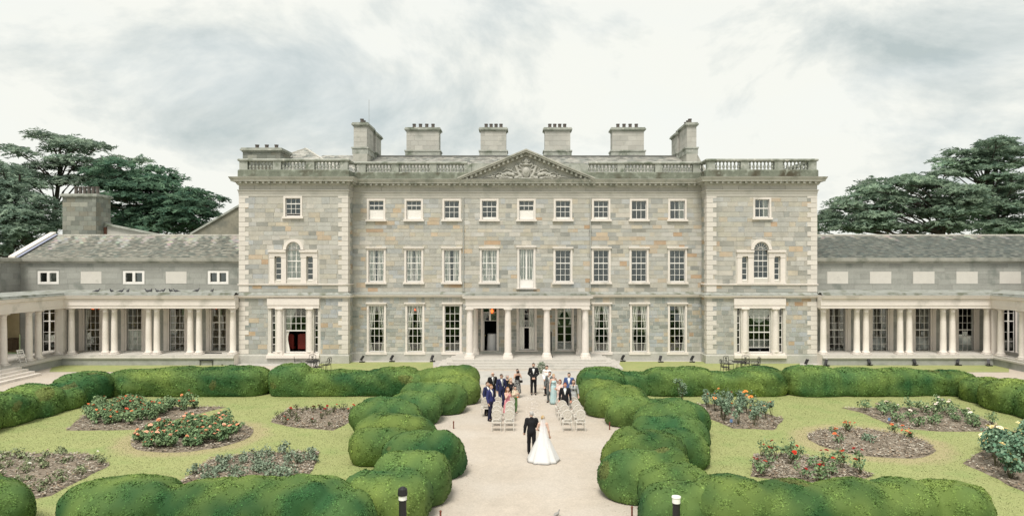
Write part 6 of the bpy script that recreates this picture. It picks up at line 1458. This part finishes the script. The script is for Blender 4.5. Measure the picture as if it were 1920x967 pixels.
    if outfit == 'suit':
        J = [('e', (0, .005, .98), (.178, .135, .19)), ('e', (0, .0, 1.16), (.160, .120, .22)), ('e', (0, 0, 1.30), (.185, .128, .17)), ('c', (-sw+.02, .005, 1.425), (sw-.02, .005, 1.425), .068, .068), ('c', (0, .03, 1.45), (0, .03, 1.49), .066, .062)] + sleeves()
        def vcut(P):                                        # open front: a narrow V down to the button
            zz = np.clip((P[:, 2]-1.13)/.36, 0, 1); return np.where((P[:, 1] < -.02) & (P[:, 2] > 1.13), .075*zz - np.abs(P[:, 0]), -1) if True else None
        cutf = lambda P: np.maximum(.80 - P[:, 2], np.where(P[:, 1] < -.03, np.minimum(.078*np.clip((P[:, 2]-1.12)/.36, 0, 1) - np.abs(P[:, 0]), P[:, 2]-1.12), -1))
        part('jacket', J, c.get('jacket', BLK), cut=cutf)
        part('shirt', [('e', (0, -.002, 1.27), (.150, .118, .22)), ('c', (0, .012, 1.44), (0, .0, 1.515), .062, .055)], c.get('shirt', SHIRT), cut=lambda P: np.maximum(np.abs(P[:, 0]) - .085, 1.05 - P[:, 2]))
        if c.get('tie'):
            m = MB()
            if c.get('bow'): m.prism([(-.06, 1.455), (0, 1.475), (.06, 1.455), (.06, 1.505), (0, 1.485), (-.06, 1.505)], -.098, -.065)
            else: m.prism([(-.032, 1.16), (0, 1.13), (.032, 1.16), (.018, 1.47), (-.018, 1.47)], -.139, -.110)
            m.build('tie', c['tie']).parent = t
        legs(t, part, hip, kn, an, c.get('trousers', c.get('jacket', BLK)))
        for q in (-1, 1): part('shoe', [('c', (an[q][0], an[q][1]+.03, .05), (an[q][0]*1.12, an[q][1]-.16, .035), .045, .036)], SHOE, .014)
        for q in (-1, 1):
            w_ = np.array(Wp[q]); e_ = np.array(E[q]); part('cuff', [('c', tuple(e_*.09+w_*.91), tuple(e_*.02+w_*.98), .034, .033)], SHIRT, .012, .01)
    elif outfit == 'robe':
        part('tunic', [('e', (0, .0, .95), (.185, .14, .26)), ('e', (0, 0, 1.2), (.18, .13, .25)), ('c', (-sw+.02, 0, 1.42), (sw-.02, 0, 1.42), .07, .07), ('c', (0, .02, 1.44), (0, .01, 1.50), .062, .058)] + sleeves(.022), c['top'], cut=lambda P: .72 - P[:, 2])
        legs(t, part, hip, kn, an, BLK)
        for q in (-1, 1): part('shoe', [('c', (an[q][0], an[q][1]+.03, .05), (an[q][0]*1.12, an[q][1]-.16, .035), .045, .036)], SHOE, .014)
    elif outfit in ('dress', 'skirt', 'child'):
        hem = c.get('hem', .12); top = [('e', (0, 0, 1.13), (.142, .106, .20)), ('e', (0, -.005, 1.30), (.160, .116, .15)), ('e', (.065, -.09, 1.275), (.07, .062, .068)), ('e', (-.065, -.09, 1.275), (.07, .062, .068)), ('c', (-sw+.05, 0, 1.41), (sw-.05, 0, 1.41), .05, .05)]
        if c.get('sleeve'): top += sleeves(.004, c['sleeve'])
        neck = c.get('neck', 1.42)
        part('bodice' if outfit == 'dress' else 'top', top, c['top'], cut=lambda P: np.maximum(P[:, 2]-neck if not c.get('sleeve') else P[:, 2]-1.47, 1.0-P[:, 2]))
        sp = c.get('flare', .22)
        if outfit != 'child':
            zs = [(1.10, .136, .102), (1.0, .168, .13), (.9, .185, .145)] + [(z, .185+(sp-.185)*(.9-z)/(.9-hem), .15+(sp*.92-.15)*(.9-z)/(.9-hem)) for z in np.linspace(.8, hem, 7)]
            v, f = loft([(z, rx, ry, 0, .005) for z, rx, ry in zs], folds=.05, seed=int(px)); MB().add(v, f).build('skirt', c.get('skirt', c['top']), smooth=True).parent = t
        else: legs(t, part, hip, kn, an, c['skirt'])
        for q in (-1, 1): part('shoe', [('c', (an[q][0], an[q][1]+.02, .06), (an[q][0]*1.1, an[q][1]-.13, .03), .038, .03)], c.get('shoe', SHOE), .014)
    # hair
    hm = cm('hair_'+hair, HAIRC[hair], .7); hz = HC[2]; bk = -fd
    Hh = [('e', (HC[0]+bk.x*.014, HC[1]+bk.y*.014, hz+.022), (.084, .100, .104))]
    face = lambda P: np.where(((P[:, 0]-HC[0])*fd.x + (P[:, 1]-HC[1])*fd.y > .012), (hz+.060) - P[:, 2], (hz-.05 if style in ('short', 'bald') else -9) - P[:, 2])
    if style == 'bald': face = lambda P: np.maximum(np.where(((P[:, 0]-HC[0])*fd.x + (P[:, 1]-HC[1])*fd.y > -.02), 1.0, hz-.06 - P[:, 2]), P[:, 2]-hz-.055)
    if style == 'long':
        Hh += [('e', (HC[0]+bk.x*.05, HC[1]+bk.y*.05, hz-.04), (.088, .07, .12)), ('e', (HC[0]+bk.x*.085, HC[1]+bk.y*.085+.01, hz-.20), (.095, .045, .16))]
        Hh += [('c', (HC[0]+rt.x*.075*q, HC[1]+rt.y*.075*q, hz), (HC[0]+rt.x*.088*q+bk.x*.02, HC[1]+rt.y*.088*q+bk.y*.02, hz-.2), .024, .03) for q in (-1, 1)]
    if style == 'bob': Hh += [('e', (HC[0]+bk.x*.04, HC[1]+bk.y*.04, hz-.04), (.094, .075, .11))] + [('c', (HC[0]+rt.x*.078*q, HC[1]+rt.y*.078*q, hz+.02), (HC[0]+rt.x*.084*q, HC[1]+rt.y*.084*q, hz-.09), .024, .026) for q in (-1, 1)]
    if style == 'bun': Hh += [('e', (HC[0]+bk.x*.11, HC[1]+bk.y*.11, hz+.04), (.05, .05, .05))]
    part('hair', Hh, hm, .012, .02, cut=face)
    if beard: part('beard', [('e', (HC[0]+fd.x*.045, HC[1]+fd.y*.045, hz-.078), (.056, .052, .046))], cm('hair_'+beard, HAIRC[beard], .8), .010, .01, cut=lambda P: P[:, 2]-(hz-.052))
    if glasses:
        m = MB()
        for q in (-1, 1):
            cpt = Vector(HC) + fd*.098 + rt*.033*q; m.bar(cpt - rt*.026 + Vector((0, 0, .018)), cpt + rt*.026 + Vector((0, 0, .018)), .012, .036); m.bar(Vector(HC)+fd*.095+rt*.058*q+Vector((0, 0, .02)), Vector(HC)+rt*.08*q+Vector((0, 0, .02)), .006)
        m.bar(Vector(HC)+fd*.1-rt*.03+Vector((0, 0, .024)), Vector(HC)+fd*.1+rt*.03+Vector((0, 0, .024)), .006); m.build('sunglasses', EYE).parent = t
    if extra: extra(t, part, HC, Wp)
    return t
def legs(t, part, hip, kn, an, m):
    part('trousers', [('e', (0, .0, .95), (.165, .122, .13))] + [q for s_ in (-1, 1) for q in (('c', (hip[s_][0], 0, .92), kn[s_], .098, .074), ('c', kn[s_], (an[s_][0], an[s_][1], .11), .074, .064))], m, cut=lambda P: .05 - P[:, 2])
def phone(t, part, HC, Wp):
    m = MB(); c = (np.array(Wp[-1])+np.array(Wp[1]))/2; m.box(c[0]-.04, c[0]+.04, c[1]-.09, c[1]-.075, c[2]+.03, c[2]+.19); m.build('phone', SHOE).parent = t
def camera_(t, part, HC, Wp):
    m = MB(); m.box(-.08, .08, -.30, -.2, 1.55, 1.66); m.lathe(0, -.33, [(.045, 1.56), (.05, 1.6), (.045, 1.65)], 10); m.build('camera', SHOE).parent = t
    b = MB(); b.tube([(-.12, .08, 1.42), (0, -.12, 1.25), (.2, -.1, .98)], .018, 6); b.build('strap', SHOE).parent = t
    b = MB(); b.box(.12, .30, -.20, -.05, .93, 1.07); b.build('camera_bag', SHOE).parent = t
PATT = mat('patterned_skirt', (.30, .30, .29), var=.3, scale=8, bump=0, spot=((.03, .03, .03), 26, .49, .52)); FLORAL = mat('pale_blue_dress', (.42, .58, .60), var=.1, scale=8, bump=.02, spot=((.62, .62, .52), 18, .58, .62))
G1 = 'wedding guests left of the aisle'; G2 = 'wedding guests right of the aisle'
person('groom in a black dinner suit and bow tie waiting with clasped hands', 1000.3, 739.5, 1.85, 0, 'suit', 'dark', 'short', ('clasp', 'clasp'), stance=(-.02, -.02), colors=dict(jacket=BLK, tie=BLK, bow=True), beard='dark')
person('celebrant in a white top and dark trousers standing beside the flower stand', 1025.5, 741.5, 1.76, -.55, 'robe', 'dark', 'short', ('clasp', 'clasp'), colors=dict(top=SHIRT))
person('man in a grey suit with raised hands beside the woman in pale blue', 1031, 754, 1.72, -.35, 'suit', 'dark', 'short', ('side', 'pray'), group=G2, colors=dict(jacket=GREY, trousers=GREY))
person('blonde woman in a long pale blue flowered dress', 1038, 757, 1.64, .45, 'dress', 'blonde', 'bun', ('side', 'pray'), skin=SKINP, group=G2, colors=dict(top=FLORAL, hem=.02, flare=.22, neck=1.38))
person('man in a bright blue suit and open white shirt behind the right-hand chairs', 1067, 761, 1.80, -.15, 'suit', 'dark', 'short', ('side', 'side'), group=G2, colors=dict(jacket=BLUE, trousers=BLUE))
person('auburn-haired woman in sunglasses and a pale pink dress in the right rows', 1050, 771, 1.66, -.9, 'dress', 'red', 'bob', ('clap', 'clap'), skin=SKINP, group=G2, glasses=True, colors=dict(top=cm('pale_pink', (.70, .52, .47)), hem=.35, flare=.25, sleeve=.9))
person('dark-haired woman in a light grey coat over a black top in the right rows', 1075.5, 772, 1.68, -.3, 'dress', 'brown', 'bob', ('side', 'side'), group=G2, colors=dict(top=LGREY, skirt=LGREY, hem=.45, flare=.24, sleeve=1.0, shoe=SHOE), extra=lambda t, part, HC, Wp: part('black_top', [('e', (0, -.012, 1.27), (.07, .125, .2))], BLK, .014))
person('red-faced man in an open black suit and white shirt in the right rows', 1059.5, 783, 1.75, -.1, 'suit', 'red', 'short', ('side', 'side'), skin=cm('ruddy_skin', (.58, .28, .20), .6), group=G2, colors=dict(jacket=BLK, trousers=BLK))
person('white-haired man in a black suit and sunglasses at the back left', 923.5, 759.5, 1.80, .45, 'suit', 'white', 'bald', ('side', 'side'), group=G1, glasses=True, colors=dict(jacket=BLK, tie=GREY))
person('man in a navy suit, pale tie and sunglasses in the second left row', 940, 763.5, 1.78, .5, 'suit', 'dark', 'short', ('side', 'side'), group=G1, glasses=True, colors=dict(jacket=NAVY, tie=LGREY))
person('grey-haired guest in dark clothes half hidden behind the navy-suited man', 951, 759, 1.66, .7, 'dress', 'grey', 'bob', ('pray', 'side'), skin=SKINP, group=G1, colors=dict(top=BLK, hem=.3, flare=.22, sleeve=1.0))
person('photographer in a black top and patterned long skirt raising a camera', 970, 745, 1.64, .15, 'skirt', 'dark', 'bun', ('phone', 'phone'), group=G1, colors=dict(top=BLK, skirt=PATT, hem=.28, flare=.24, neck=1.36), extra=camera_)
person('blonde woman in a black top standing behind the woman in pink', 957.5, 766.5, 1.64, .75, 'dress', 'blonde', 'long', ('clap', 'clap'), skin=SKINP, group=G1, colors=dict(top=BLK, hem=.3, flare=.22, sleeve=.9))
person('woman in a pink dress with long chestnut hair holding a phone to her face', 951.5, 787.5, 1.63, .75, 'dress', 'ginger', 'long', ('pray', 'pray'), skin=SKINP, group=G1, colors=dict(top=cm('pink_dress', (.74, .30, .34)), hem=.4, flare=.24, neck=1.40), extra=phone)
person('man in a royal blue suit standing at the near left of the guests', 919.8, 788.5, 1.78, 1.05, 'suit', 'ginger', 'short', ('side', 'side'), group=G1, colors=dict(jacket=cm('royal_suit', (.03, .035, .13)), trousers=cm('dark_navy_trousers', (.02, .022, .05))))
person('guest in dark clothes mostly hidden behind the man in royal blue', 913.5, 778.5, 1.70, .9, 'suit', 'brown', 'short', ('side', 'side'), group=G1, colors=dict(jacket=NAVY, trousers=BLK))
person('small guest in a beige top and green trousers with a black and white headband', 965.3, 774.5, 1.42, .7, 'child', 'brown', 'bob', ('clap', 'clap'), skin=SKINP, group=G1, colors=dict(top=cm('beige_top', (.58, .50, .38)), skirt=cm('green_trousers', (.10, .19, .07)), sleeve=.5),
       extra=lambda t, part, HC, Wp: (part('headband', [('e', (HC[0], HC[1]+.012, HC[2]+.05), (.093, .106, .085))], mat('striped_band', (.75, .74, .70), var=0, bump=0, spot=((.02, .02, .02), 9, .5, .52)), .012, .01, cut=lambda P: np.maximum(np.abs(P[:, 2]-HC[2]-.085)-.028, -1)), part('orange_purse', [('e', (.0, -.28, 1.06), (.06, .05, .05))], cm('orange_cloth', (.75, .22, .08)), .014)))
person('father of the bride in a black suit seen from behind, head bent to her', 996.5, 853, 1.76, PI, 'suit', 'grey', 'short', ('link', 'side'), stance=(.04, -.22), nod=.7, turn=.55, colors=dict(jacket=BLK, trousers=BLK))
# the bride: fitted bodice, wide gown with a train, long veil down her back (she faces the house)
bx, by, _ = G(1014.5, 850)
BRL = cm('bridal_satin', (.58, .57, .56), .6, .03)
def bride_extra(t, part, HC, Wp):
    zs = np.linspace(1.06, .012, 14); rings = []
    for z in zs:
        u = (1.06-z)/1.05; rings.append((z, .135 + .53*u**.98, .105 + .50*u**1.15, .0 + .0*u, .01 + .36*u**1.5))
    v, f = loft(rings, n=72, folds=.055, seed=4)
    v = [(-(a), -(b)*-1, c) for a, b, c in v]; f = [q[::-1] for q in f]
    MB().add(v, f).build('gown_skirt', BRL, smooth=True).parent = t
    m = bpy.data.materials.new('veil_tulle'); m.use_nodes = True; b = m.node_tree.nodes['Principled BSDF']; b.inputs['Base Color'].default_value = (.84, .83, .84, 1); b.inputs['Alpha'].default_value = .62; b.inputs['Roughness'].default_value = .8; MATS['veil_tulle'] = m
    vv = []; ff = []; n, k = 18, 16
    for j in range(k+1):
        u = j/k; z = HC[2]+.085 - u*1.52; w_ = .07 + .22*u; back = .06 + .05*math.sin(min(1, u*3)*PI/2) + .62*max(0, u-.22)**1.15
        for i in range(n+1):
            s_ = i/n*2-1; vv.append((s_*w_ , back + .012*math.sin(9*s_+3*u) - .10*abs(s_)**2*(1-u*.6) + .028, max(z, .03)))
    ff = [(j*(n+1)+i, j*(n+1)+i+1, (j+1)*(n+1)+i+1, (j+1)*(n+1)+i) for j in range(k) for i in range(n)]
    MB().add(vv, ff).build('veil', m, smooth=True).parent = t
bride = person('bride in a white gown with a wide train and long veil, seen from behind', 1018, 858.5, 1.68, PI, 'gown', 'blonde', 'bun', ('side', 'link'), skin=SKINP, turn=-.35, extra=lambda t, part, HC, Wp: (part('bodice', [('e', (0, 0, 1.13), (.140, .104, .18)), ('e', (0, -.005, 1.27), (.158, .114, .13)), ('e', (.065, -.09, 1.275), (.07, .062, .068)), ('e', (-.065, -.09, 1.275), (.07, .062, .068))], BRL, cut=lambda P: np.maximum(P[:, 2]-1.345, 1.0-P[:, 2])), bride_extra(t, part, HC, Wp)))
